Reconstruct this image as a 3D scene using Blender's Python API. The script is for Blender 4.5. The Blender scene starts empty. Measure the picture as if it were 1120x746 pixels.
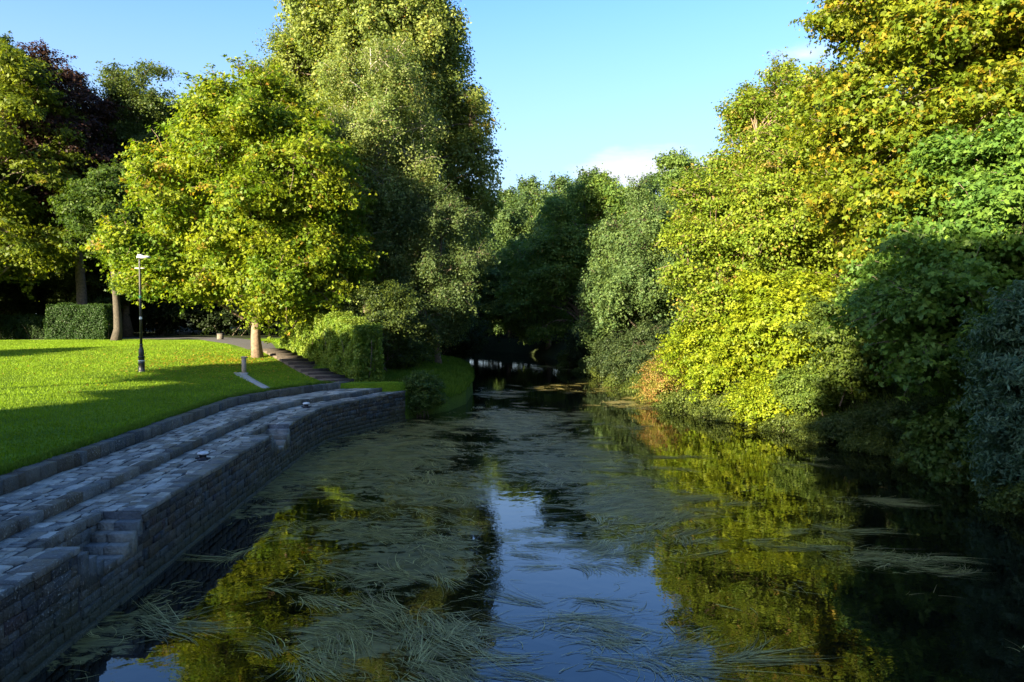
import bpy, math, random
import numpy as np
from mathutils import Vector, Matrix

# ------------------------------------------------------------------ camera, sky, sun
scene = bpy.context.scene
col = scene.collection
R = math.radians
CAM_H = 5.2
PITCH, YAW, LENS = 2.2, 2.69, 26.0
cam_d = bpy.data.cameras.new("camera"); cam = bpy.data.objects.new("camera", cam_d); col.objects.link(cam)
cam_d.sensor_width = 36; cam_d.lens = LENS; cam_d.clip_start = 0.1; cam_d.clip_end = 3000
cam.location = (0, 0, CAM_H); cam.rotation_euler = (R(90 - PITCH), 0, R(-YAW))
scene.camera = cam

SUN_AZ, SUN_EL = 220.0, 17.0       # azimuth clockwise from +Y, of the sun itself
S = Vector((math.sin(R(SUN_AZ)) * math.cos(R(SUN_EL)), math.cos(R(SUN_AZ)) * math.cos(R(SUN_EL)), math.sin(R(SUN_EL))))
world = bpy.data.worlds.new("World"); scene.world = world; world.use_nodes = True
nt = world.node_tree; nt.nodes.clear()
N = nt.nodes.new; L = nt.links.new
out = N("ShaderNodeOutputWorld"); bg = N("ShaderNodeBackground"); sky = N("ShaderNodeTexSky")
sky.sky_type = 'NISHITA'; sky.sun_disc = False
sky.sun_elevation = R(SUN_EL); sky.sun_rotation = R(SUN_AZ)
sky.air_density = 1.0; sky.dust_density = 1.3; sky.ozone_density = 3.4
bg.inputs[1].default_value = 0.080
# a few real-direction clouds low over the far trees and a thin wisp higher on the right
tc = N("ShaderNodeTexCoord")
def cloud(direction, width_deg, stretch, scale, lo, hi):
    d = Vector(direction).normalized()
    mp = N("ShaderNodeMapping"); mp.inputs['Scale'].default_value = (1, 1, stretch)
    L(tc.outputs['Generated'], mp.inputs['Vector'])
    nz = N("ShaderNodeTexNoise"); nz.inputs['Scale'].default_value = scale; nz.inputs['Detail'].default_value = 8
    nz.inputs['Roughness'].default_value = 0.6
    L(mp.outputs[0], nz.inputs['Vector'])
    # distance from the cloud's centre on the sky, squashed vertically
    sub = N("ShaderNodeVectorMath"); sub.operation = 'SUBTRACT'; L(tc.outputs['Generated'], sub.inputs[0]); sub.inputs[1].default_value = d
    m2 = N("ShaderNodeVectorMath"); m2.operation = 'MULTIPLY'; L(sub.outputs[0], m2.inputs[0]); m2.inputs[1].default_value = (1, 1, stretch)
    ln = N("ShaderNodeVectorMath"); ln.operation = 'LENGTH'; L(m2.outputs[0], ln.inputs[0])
    mr = N("ShaderNodeMapRange"); mr.inputs[1].default_value = 0; mr.inputs[2].default_value = math.radians(width_deg)
    mr.inputs[3].default_value = 1; mr.inputs[4].default_value = 0; L(ln.outputs['Value'], mr.inputs[0])
    mu = N("ShaderNodeMath"); mu.operation = 'ADD'; L(nz.outputs['Fac'], mu.inputs[0]); L(mr.outputs[0], mu.inputs[1])
    m3 = N("ShaderNodeMapRange"); m3.inputs[1].default_value = lo; m3.inputs[2].default_value = hi
    m3.interpolation_type = 'SMOOTHSTEP'; L(mu.outputs[0], m3.inputs[0])
    return m3.outputs[0]
c1 = cloud((0.245, 1.0, 0.192), 9.5, 3.6, 8.0, 0.80, 1.20)
c2 = cloud((0.445, 1.0, 0.350), 6.0, 3.0, 11.0, .95, 1.6)
mx = N("ShaderNodeMath"); mx.operation = 'MAXIMUM'; L(c1, mx.inputs[0]); L(c2, mx.inputs[1])
mul = N("ShaderNodeMath"); mul.operation = 'MULTIPLY'; L(mx.outputs[0], mul.inputs[0]); mul.inputs[1].default_value = 0.9
hs = N("ShaderNodeHueSaturation"); hs.inputs['Saturation'].default_value = 1.18; hs.inputs['Hue'].default_value = 0.510; L(sky.outputs[0], hs.inputs['Color'])
sxyz = N("ShaderNodeSeparateXYZ"); L(tc.outputs['Generated'], sxyz.inputs[0])
hz = N("ShaderNodeMapRange"); hz.interpolation_type = 'SMOOTHSTEP'; hz.inputs[1].default_value = 0.02; hz.inputs[2].default_value = 0.46
hz.inputs[3].default_value = 0.88; hz.inputs[4].default_value = 0.0; L(sxyz.outputs['Z'], hz.inputs[0])
pale = N("ShaderNodeMix"); pale.data_type = 'RGBA'; L(hz.outputs[0], pale.inputs[0]); L(hs.outputs[0], pale.inputs[6]); pale.inputs[7].default_value = (1.45, 1.80, 2.15, 1)
mixc = N("ShaderNodeMix"); mixc.data_type = 'RGBA'; L(mul.outputs[0], mixc.inputs[0]); L(pale.outputs[2], mixc.inputs[6])
mixc.inputs[7].default_value = (2.3, 2.3, 2.4, 1)
L(mixc.outputs[2], bg.inputs[0]); L(bg.outputs[0], out.inputs[0])

sun_d = bpy.data.lights.new("sun", 'SUN'); sun = bpy.data.objects.new("sun", sun_d); col.objects.link(sun)
sun_d.energy = 5.0; sun_d.angle = R(0.5); sun_d.color = (1.0, 0.87, 0.58)
sun.rotation_euler = (-S).to_track_quat('-Z', 'Y').to_euler(); sun.location = (-30, -30, 30)
vs = scene.view_settings
vs.view_transform = 'Standard'; vs.look = 'None'; vs.exposure = 2.55; vs.gamma = 1.0; vs.use_curve_mapping = False
cy = scene.cycles
cy.max_bounces = 7; cy.diffuse_bounces = 3; cy.glossy_bounces = 3; cy.transmission_bounces = 3; cy.transparent_max_bounces = 4
cy.use_denoising = True
cy.sample_clamp_indirect = 8

rng = np.random.default_rng(11)
random.seed(5)

# ------------------------------------------------------------------ helpers
def link(o, parent=None):
    col.objects.link(o)
    if parent is not None: o.parent = parent
    return o
def tag(o, label=None, cat=None, group=None, kind=None):
    if label: o["label"] = label
    if cat: o["category"] = cat
    if group: o["group"] = group
    if kind: o["kind"] = kind
    return o
def empty(name, loc, rz=0):
    o = bpy.data.objects.new(name, None); o.location = loc; o.rotation_euler = (0, 0, rz); o.empty_display_size = 0.3
    return link(o)
def mesh_np(name, V, F, mat, parent=None, cols=None, smooth=False, uv=None):
    """V (n,3); F (m,k) array, or list of arrays of different k."""
    me = bpy.data.meshes.new(name)
    Fs = F if isinstance(F, list) else [F]
    Fs = [np.asarray(f, dtype=np.int32) for f in Fs if len(f)]
    nl = sum(f.size for f in Fs); nf = sum(len(f) for f in Fs)
    me.vertices.add(len(V)); me.vertices.foreach_set("co", np.asarray(V, dtype=np.float32).ravel())
    me.loops.add(nl); me.loops.foreach_set("vertex_index", np.concatenate([f.ravel() for f in Fs]))
    tot = np.concatenate([np.full(len(f), f.shape[1], dtype=np.int32) for f in Fs])
    st = np.concatenate([[0], np.cumsum(tot)[:-1]]).astype(np.int32)
    me.polygons.add(nf); me.polygons.foreach_set("loop_start", st); me.polygons.foreach_set("loop_total", tot)
    if smooth: me.polygons.foreach_set("use_smooth", np.ones(nf, dtype=bool))
    me.update(calc_edges=True)
    if cols is not None:
        c = np.ones((len(V), 4), dtype=np.float32); c[:, :cols.shape[1]] = cols
        a = me.color_attributes.new("col", 'FLOAT_COLOR', 'POINT'); a.data.foreach_set("color", c.ravel())
    me.materials.append(mat)
    o = bpy.data.objects.new(name, me)
    return link(o, parent)

def smooth(t): t = np.clip(t, 0, 1); return t * t * (3 - 2 * t)

class MB:
    """collects closed pieces with a colour per piece"""
    def __init__(s): s.V = []; s.F4 = []; s.F3 = []; s.C = []; s.n = 0
    def add(s, V, F4=(), F3=(), c=(1, 1, 1)):
        V = np.asarray(V, float); s.V.append(V); s.C.append(np.tile(np.asarray(c, float), (len(V), 1)))
        if len(F4): s.F4.append(np.asarray(F4) + s.n)
        if len(F3): s.F3.append(np.asarray(F3) + s.n)
        s.n += len(V)
    def hexa(s, b, t, c=(1, 1, 1)):
        """8 corners: bottom ring b (4), top ring t (4), both counter-clockwise from above"""
        s.add(np.vstack([b, t]), [(3, 2, 1, 0), (4, 5, 6, 7), (0, 1, 5, 4), (1, 2, 6, 5), (2, 3, 7, 6), (3, 0, 4, 7)], c=c)
    def box(s, x0, x1, y0, y1, z0, z1, c=(1, 1, 1), bev=0.0):
        b = [(x0, y0, z0), (x1, y0, z0), (x1, y1, z0), (x0, y1, z0)]
        if bev <= 0:
            s.hexa(b, [(x, y, z1) for x, y, _ in b], c); return
        r1 = [(x, y, z1 - bev) for x, y, _ in b]
        r2 = [(x0 + bev, y0 + bev, z1), (x1 - bev, y0 + bev, z1), (x1 - bev, y1 - bev, z1), (x0 + bev, y1 - bev, z1)]
        F = [(3, 2, 1, 0), (8, 9, 10, 11)]
        for k in (0, 4):
            for i in range(4):
                j = (i + 1) % 4; F.append((k + i, k + j, k + 4 + j, k + 4 + i))
        s.add(b + r1 + r2, F, c=c)
    def tube(s, P, rad, sides=6, c=(1, 1, 1), caps=True):
        P = np.asarray(P, float); n = len(P); rad = np.broadcast_to(rad, (n,))
        T = np.gradient(P, axis=0); T /= np.linalg.norm(T, axis=1)[:, None] + 1e-9
        ref = np.array([1.0, 0.13, 0.07]) if abs(T[0][2]) > 0.8 else np.array([0.05, 0.1, 1.0])
        U = np.cross(T, ref); U /= np.linalg.norm(U, axis=1)[:, None] + 1e-9
        W = np.cross(T, U)
        a = np.arange(sides) * 2 * math.pi / sides
        V = P[:, None, :] + rad[:, None, None] * (np.cos(a)[None, :, None] * U[:, None, :] + np.sin(a)[None, :, None] * W[:, None, :])
        i = np.arange(n - 1)[:, None] * sides; k = np.arange(sides)[None, :]; k2 = (k + 1) % sides
        F = np.stack([i + k, i + k2, i + sides + k2, i + sides + k], -1).reshape(-1, 4)
        V = V.reshape(-1, 3)
        F3 = []
        if caps:
            V = np.vstack([V, P[:1], P[-1:]]); c0 = n * sides
            for q in range(sides):
                F3.append((c0, (q + 1) % sides, q)); F3.append((c0 + 1, (n - 1) * sides + q, (n - 1) * sides + (q + 1) % sides))
        s.add(V, F, F3, c)
    def lathe(s, prof, x=0, y=0, sides=20, c=(1, 1, 1)):
        P = [(x, y, z) for r, z in prof]
        n = len(prof); a = np.arange(sides) * 2 * math.pi / sides
        V = np.array([[(x + r * math.cos(t), y + r * math.sin(t), z) for t in a] for r, z in prof]).reshape(-1, 3)
        F = [(i * sides + k, i * sides + (k + 1) % sides, (i + 1) * sides + (k + 1) % sides, (i + 1) * sides + k) for i in range(n - 1) for k in range(sides)]
        V = np.vstack([V, [(x, y, prof[0][1]), (x, y, prof[-1][1])]]); c0 = n * sides
        F3 = []
        for q in range(sides):
            F3.append((c0, (q + 1) % sides, q)); F3.append((c0 + 1, (n - 1) * sides + q, (n - 1) * sides + (q + 1) % sides))
        s.add(V, F, F3, c)
    def build(s, name, mat, parent=None, smooth=False, origin=None):
        V = np.vstack(s.V)
        if origin is not None: V = V - np.asarray(origin)
        F = []
        if s.F4: F.append(np.vstack(s.F4))
        if s.F3: F.append(np.vstack(s.F3))
        return mesh_np(name, V, F, mat, parent, cols=np.vstack(s.C), smooth=smooth)

# ------------------------------------------------------------------ materials
def material(name):
    m = bpy.data.materials.new(name); m.use_nodes = True
    t = m.node_tree; b = t.nodes['Principled BSDF']
    return m, t, b
def mat_plain(name, c, rough=0.6, metal=0.0, var=0.15, scale=8.0, bump=0.0):
    m, t, b = material(name)
    nz = t.nodes.new("ShaderNodeTexNoise"); nz.inputs['Scale'].default_value = scale; nz.inputs['Detail'].default_value = 6
    g = t.nodes.new("ShaderNodeTexCoord"); t.links.new(g.outputs['Object'], nz.inputs['Vector'])
    r = t.nodes.new("ShaderNodeValToRGB")
    r.color_ramp.elements[0].position = 0.3; r.color_ramp.elements[1].position = 0.7
    r.color_ramp.elements[0].color = (*[v * (1 - var) for v in c], 1); r.color_ramp.elements[1].color = (*[min(1, v * (1 + var)) for v in c], 1)
    t.links.new(nz.outputs['Fac'], r.inputs[0]); t.links.new(r.outputs[0], b.inputs['Base Color'])
    b.inputs['Roughness'].default_value = rough; b.inputs['Metallic'].default_value = metal
    if bump:
        bp = t.nodes.new("ShaderNodeBump"); bp.inputs['Strength'].default_value = bump; bp.inputs['Distance'].default_value = 0.02
        t.links.new(nz.outputs['Fac'], bp.inputs['Height']); t.links.new(bp.outputs[0], b.inputs['Normal'])
    return m
def mat_leaf(name, transl=0.45, rough=0.5, spec=0.2):
    m = bpy.data.materials.new(name); m.use_nodes = True; t = m.node_tree; t.nodes.clear()
    n = t.nodes.new; l = t.links.new
    o = n("ShaderNodeOutputMaterial"); a = n("ShaderNodeAttribute"); a.attribute_name = "col"
    p = n("ShaderNodeBsdfPrincipled"); p.inputs['Roughness'].default_value = rough; p.inputs['Specular IOR Level'].default_value = spec
    tr = n("ShaderNodeBsdfTranslucent"); mx = n("ShaderNodeMixShader"); mx.inputs[0].default_value = transl
    g = n("ShaderNodeMix"); g.data_type = 'RGBA'; g.blend_type = 'MULTIPLY'; g.inputs[0].default_value = 1
    g.inputs[7].default_value = (1.5, 1.45, 0.55, 1)
    l(a.outputs['Color'], p.inputs['Base Color']); l(a.outputs['Color'], g.inputs[6]); l(g.outputs[2], tr.inputs['Color'])
    l(p.outputs[0], mx.inputs[1]); l(tr.outputs[0], mx.inputs[2]); l(mx.outputs[0], o.inputs[0])
    return m
LEAF = mat_leaf("leaf")
BARK = mat_plain("bark", (0.12, 0.09, 0.065), 0.9, var=0.4, scale=6, bump=0.8)
BARK_DARK = mat_plain('dark_bark', (0.05, 0.04, 0.03), 0.9, var=0.4, scale=6, bump=0.8)
BARK_WARM = mat_plain("pale_bark", (0.17, 0.115, 0.08), 0.9, var=0.35, scale=7, bump=0.8)
BARK_BIRCH = mat_plain("birch_bark", (0.36, 0.31, 0.26), 0.8, var=0.4, scale=4, bump=0.5)

def mat_stone(name, gain=1.0):
    m, t, b = material(name); n = t.nodes.new; l = t.links.new
    a = n("ShaderNodeAttribute"); a.attribute_name = "col"
    g = n("ShaderNodeTexCoord")
    n1 = n("ShaderNodeTexNoise"); n1.inputs['Scale'].default_value = 3.2; n1.inputs['Detail'].default_value = 10; n1.inputs['Roughness'].default_value = 0.7
    n2 = n("ShaderNodeTexNoise"); n2.inputs['Scale'].default_value = 22; n2.inputs['Detail'].default_value = 6
    n3 = n("ShaderNodeTexVoronoi"); n3.inputs['Scale'].default_value = 7.0
    n4 = n("ShaderNodeTexNoise"); n4.inputs['Scale'].default_value = 0.7; n4.inputs['Detail'].default_value = 4
    for q in (n1, n2, n3, n4): l(g.outputs['Object'], q.inputs['Vector'])
    r1 = n("ShaderNodeMapRange"); r1.inputs[1].default_value = 0.3; r1.inputs[2].default_value = 0.7; r1.inputs[3].default_value = 0.45 * gain; r1.inputs[4].default_value = 1.45 * gain
    l(n1.outputs['Fac'], r1.inputs[0])
    m1 = n("ShaderNodeMix"); m1.data_type = 'RGBA'; m1.blend_type = 'MULTIPLY'; m1.inputs[0].default_value = 1
    l(a.outputs['Color'], m1.inputs[6]); l(r1.outputs[0], m1.inputs[7])
    # pale lichen spots
    r2 = n("ShaderNodeMapRange"); r2.inputs[1].default_value = 0.58; r2.inputs[2].default_value = 0.72
    l(n2.outputs['Fac'], r2.inputs[0])
    r3 = n("ShaderNodeMapRange"); r3.inputs[1].default_value = 0.40; r3.inputs[2].default_value = 0.62; l(n4.outputs['Fac'], r3.inputs[0])
    mm = n("ShaderNodeMath"); mm.operation = 'MULTIPLY'; l(r2.outputs[0], mm.inputs[0]); l(r3.outputs[0], mm.inputs[1])
    m2 = n("ShaderNodeMix"); m2.data_type = 'RGBA'; l(mm.outputs[0], m2.inputs[0]); l(m1.outputs[2], m2.inputs[6]); m2.inputs[7].default_value = (0.46 * gain, 0.44 * gain, 0.39 * gain, 1)
    sx = n("ShaderNodeSeparateXYZ"); l(g.outputs['Object'], sx.inputs[0])
    zz = n("ShaderNodeMath"); zz.operation = 'MULTIPLY_ADD'; l(n4.outputs['Fac'], zz.inputs[0]); zz.inputs[1].default_value = -1.1; l(sx.outputs['Z'], zz.inputs[2])
    zr = n("ShaderNodeMapRange"); zr.inputs[1].default_value = -.45; zr.inputs[2].default_value = .25; zr.inputs[3].default_value = .85; zr.inputs[4].default_value = 0; l(zz.outputs[0], zr.inputs[0])
    m3 = n("ShaderNodeMix"); m3.data_type = 'RGBA'; l(zr.outputs[0], m3.inputs[0]); l(m2.outputs[2], m3.inputs[6]); m3.inputs[7].default_value = (.030, .036, .016, 1)
    l(m3.outputs[2], b.inputs['Base Color'])
    b.inputs['Roughness'].default_value = 0.55
    ad = n("ShaderNodeMath"); ad.operation = 'ADD'; l(n1.outputs['Fac'], ad.inputs[0]); l(n2.outputs['Fac'], ad.inputs[1])
    bp = n("ShaderNodeBump"); bp.inputs['Strength'].default_value = 1.0; bp.inputs['Distance'].default_value = 0.05
    l(ad.outputs[0], bp.inputs['Height']); l(bp.outputs[0], b.inputs['Normal'])
    return m
STONE = mat_stone("quay_stone")
MORTAR = mat_plain("dark_mortar", (0.045, 0.043, 0.04), 0.95, var=0.4, scale=9, bump=0.6)

# ------------------------------------------------------------------ the lie of the land
def interp(y, pts):
    p = np.array(pts); return np.interp(y, p[:, 0], p[:, 1])
ZK, ZT1, ZT2 = 1.90, 1.61, 1.425         # lawn kerb, upper terrace, lower terrace
X0, X1, X2 = -9.375, -7.98, -6.46        # their edges in the straight part
KERB = [(-8, X0), (28.6, X0 + .05), (30.2, -8.95), (31.6, -8.45), (33.5, -7.5), (35.6, -6.1)]
RIS2 = [(-8, X1), (26.5, X1 + .15), (29.0, -7.62), (31.0, -7.0), (33.4, -5.4), (35.75, -4.4)]
EDGE = [(-8, X2), (27.5, X2 + .10), (30.0, -6.15), (31.2, -5.75), (33.0, -4.9), (35.9, -3.35)]
# the curves above are (y, x)
GLEFT = [(-400, -9.50), (28.6, -9.46), (30.2, -9.08), (31.6, -8.58), (33.5, -7.63), (35.0, -6.68), (35.5, -3.75), (36.2, -3.3),
         (37.5, -2.5), (39, -1.5), (42, -0.6), (47.8, -0.25), (55, -0.35), (67, -1.0), (84, -0.8), (95, -3), (112, -16), (140, -40), (420, -250)]
GRIGHT = [(-400, 12), (0, 12.5), (12, 13.6), (19.3, 14.5), (23.6, 15.1), (30.5, 14.2), (36, 12.2), (41, 10.3), (50, 10.6), (63, 10.0),
          (74, 8.8), (84, 7.6), (95, 4.6), (112, -8), (140, -32), (420, -240)]
KP = np.array([(x, y) for y, x in KERB])
def kerb_dist(x, y):
    d = np.full(np.shape(x), 1e9)
    for a, b in zip(KP[:-1], KP[1:]):
        e = b - a; t = np.clip(((x - a[0]) * e[0] + (y - a[1]) * e[1]) / (e @ e), 0, 1)
        d = np.minimum(d, np.hypot(x - a[0] - t * e[0], y - a[1] - t * e[1]))
    return d
def wob(x, y):
    return 0.5 * np.sin(x * .37 + 1.3 * np.sin(y * .21)) + 0.5 * np.sin(y * .29 + 1.7 * np.sin(x * .17 + 2))
def land(x, y):
    """height of the ground"""
    x = np.asarray(x, float); y = np.asarray(y, float)
    gl = interp(y, GLEFT); gr = interp(y, GRIGHT)
    d = kerb_dist(x, y)
    zl = ZK - 0.03 + 1.0 * smooth((d - 0.3) / 24) + 0.05 * wob(x, y) * smooth((d - 1) / 6)
    mound = smooth((y - 35.6) / 2.0) * smooth((x + 8.2) / 3.5)
    zl = zl * (1 - mound) + (1.45 + 0.15 * smooth((y - 38) / 8)) * mound
    w = 0.22 + 3.0 * smooth((y - 36.2) / 2.5)
    tl = (gl - x) / w
    zl = np.where(tl >= 1, zl, -1.0 + (zl + 1.0) * np.sqrt(np.clip(1 - (1 - np.clip(tl * 0.72 + 0.28, 0, 1)) ** 2.2, 0, 1)))
    tr = (x - gr)
    lump = .10 * np.sin(x * 2.1 + 1.3 * np.sin(y * 1.7)) * np.sin(y * 1.9 + x)
    zl = zl + lump * smooth((y - 37) / 2) * smooth((x + 7) / 2)
    zr = -0.9 + 2.6 * smooth((tr + 0.9) / 4.2) + 0.8 * smooth((tr - 3) / 14) + 0.12 * wob(x * 2, y * 2) * smooth((tr) / 3)
    z = np.where(x < gl, zl, np.where(x > gr - 0.9, zr, -1.0))
    return z
def landf(x, y): return float(land(np.array([x]), np.array([y]))[0])
_yw, _pt = R(-YAW), R(-PITCH)
def ray(px, py):
    """direction of a photograph position (1120 x 746)"""
    f = LENS / 36 * 1120
    v = Vector(((px - 560) / f, 1, (373 - py) / f))
    v = Matrix.Rotation(R(-PITCH), 3, 'X') @ v
    return Matrix.Rotation(R(-YAW), 3, 'Z') @ v
def hit(px, py, z=None):
    v = ray(px, py)
    if z is not None:
        t = (z - CAM_H) / v.z; return Vector((v.x * t, v.y * t, z))
    t = 8.0
    while t < 200:
        p = v * t + Vector((0, 0, CAM_H))
        if p.z <= landf(p.x, p.y): return Vector((p.x, p.y, landf(p.x, p.y)))
        t += 0.05
    return v * 200

# ---- ground: one sheet, its columns following the banks
def build_ground():
    ys = np.concatenate([-[400, 250, 150, 90, 60, 40][0] * np.ones(1), [-250, -150, -90, -60, -40, -28, -20, -14, -10], np.arange(-8, 28, 1.0), np.arange(28, 44, 0.25),
                         np.arange(44, 100, 0.8), np.arange(100, 150, 3.0), [160, 180, 210, 260, 330, 420, 600, 1000]])
    offl = np.concatenate([[900, 500, 300, 200, 150, 120, 100], np.arange(90, 30, -2.0), np.arange(30, 8, -0.8), np.arange(8, 3.4, -0.4), np.arange(3.4, 0.3, -0.22), [0.22, 0.15, 0.08, 0.0]])
    offr = np.concatenate([[-0.9], np.arange(-0.6, 6, 0.3), np.arange(6, 20, 1.0), np.arange(20, 70, 4.0), [80, 100, 130, 180, 300, 500, 900]])
    rows = []
    for y in ys:
        gl = interp(y, GLEFT); gr = interp(y, GRIGHT)
        mid = np.linspace(gl, gr - 0.9, 7)[1:-1]
        rows.append(np.concatenate([gl - offl, mid, gr + offr]))
    X = np.array(rows); Y = np.repeat(ys[:, None], X.shape[1], 1)
    Z = land(X, Y)
    V = np.stack([X, Y, Z], -1).reshape(-1, 3)
    nr, nc = X.shape
    i = np.arange(nr - 1)[:, None] * nc; k = np.arange(nc - 1)[None, :]
    F = np.stack([i + k, i + k + 1, i + nc + k + 1, i + nc + k], -1).reshape(-1, 4)
    # r: lawn (1) or woodland floor (0)
    x, y = V[:, 0], V[:, 1]
    lawn = np.where(x < interp(y, GLEFT), 1.0, 0.0)
    edge = 66 + 1.0 * np.sin(x * .3)
    lawn *= 1 - smooth((y - edge) / 3)
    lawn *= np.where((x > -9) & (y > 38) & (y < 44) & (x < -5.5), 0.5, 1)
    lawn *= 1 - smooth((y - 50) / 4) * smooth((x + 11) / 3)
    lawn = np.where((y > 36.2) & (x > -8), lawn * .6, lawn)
    c = np.stack([lawn, lawn, lawn], -1)
    m, t, b = material("ground"); n = t.nodes.new; l = t.links.new
    a = n("ShaderNodeAttribute"); a.attribute_name = "col"; g = n("ShaderNodeTexCoord")
    n1 = n("ShaderNodeTexNoise"); n1.inputs['Scale'].default_value = 0.55; n1.inputs['Detail'].default_value = 8
    n2 = n("ShaderNodeTexNoise"); n2.inputs['Scale'].default_value = 14; n2.inputs['Detail'].default_value = 6
    for q in (n1, n2): l(g.outputs['Object'], q.inputs['Vector'])
    r1 = n("ShaderNodeValToRGB"); e = r1.color_ramp.elements; e[0].position = .35; e[1].position = .65
    e[0].color = (0.07, 0.13, 0.008, 1); e[1].color = (0.13, 0.20, 0.010, 1); l(n1.outputs['Fac'], r1.inputs[0])
    r2 = n("ShaderNodeValToRGB"); e = r2.color_ramp.elements; e[0].position = .35; e[1].position = .65
    e[0].color = (0.022, 0.02, 0.012, 1); e[1].color = (0.035, 0.055, 0.016, 1); l(n2.outputs['Fac'], r2.inputs[0])
    m1 = n("ShaderNodeMix"); m1.data_type = 'RGBA'; l(a.outputs['Fac'], m1.inputs[0]); l(r2.outputs[0], m1.inputs[6]); l(r1.outputs[0], m1.inputs[7])
    r3 = n("ShaderNodeMapRange"); r3.inputs[1].default_value = .3; r3.inputs[2].default_value = .7; r3.inputs[3].default_value = .7; r3.inputs[4].default_value = 1.25
    l(n2.outputs['Fac'], r3.inputs[0])
    m2 = n("ShaderNodeMix"); m2.data_type = 'RGBA'; m2.blend_type = 'MULTIPLY'; m2.inputs[0].default_value = 1; l(m1.outputs[2], m2.inputs[6]); l(r3.outputs[0], m2.inputs[7])
    l(m2.outputs[2], b.inputs['Base Color']); b.inputs['Roughness'].default_value = .95; b.inputs['Specular IOR Level'].default_value = 0.1
    bp = n("ShaderNodeBump"); bp.inputs['Strength'].default_value = .8; bp.inputs['Distance'].default_value = .05
    l(n2.outputs['Fac'], bp.inputs['Height']); l(bp.outputs[0], b.inputs['Normal'])
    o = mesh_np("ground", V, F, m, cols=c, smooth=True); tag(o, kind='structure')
build_ground()

# ---- water
def blob(px, py, rx, ry, w, ang=0):
    p = hit(px, py, 0); f = LENS / 36 * 1120
    return (p.x, p.y, rx * p.y / f, ry * p.y * p.y / (f * CAM_H), w)
BLOBS = [blob(*b) for b in [
    (400, 500, 110, 26, .95), (330, 515, 60, 30, .85), (280, 550, 50, 22, .7), (440, 470, 70, 14, .7), (470, 530, 90, 30, .75),
    (430, 600, 100, 45, .85), (350, 580, 60, 18, .6), (400, 690, 90, 40, .8), (480, 700, 60, 50, .7), (330, 735, 100, 20, .6), (110, 690, 70, 40, .75),
    (170, 655, 30, 14, .5), (40, 745, 60, 22, .6), (600, 500, 80, 28, .9), (560, 460, 60, 16, .9), (680, 545, 70, 30, .85), (660, 590, 90, 26, .8), (590, 585, 60, 20, .55),
    (540, 430, 30, 6, .6), (620, 425, 50, 5, .45), (690, 442, 30, 6, .8), (700, 470, 26, 6, .6), (730, 500, 24, 6, .4), (600, 400, 30, 3, .5),
    (640, 700, 110, 45, .42), (780, 590, 40, 10, .35), (950, 612, 48, 13, .75), (940, 548, 36, 6, .6), (905, 575, 30, 8, .45), (1000, 648, 26, 5, .5),
    (860, 640, 30, 8, .35), (800, 660, 30, 6, .35), (545, 620, 24, 8, .4), (820, 530, 40, 6, .4), (870, 505, 30, 5, .35), (1120, 710, 14, 9, .4)]]
def weed_density(x, y):
    d = np.zeros(np.shape(x))
    for bx, by, rx, ry, w in BLOBS:
        q = ((x - bx) / rx) ** 2 + ((y - by) / ry) ** 2
        d = np.maximum(d, w * np.exp(-q * q * 0.45))
    return d
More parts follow.
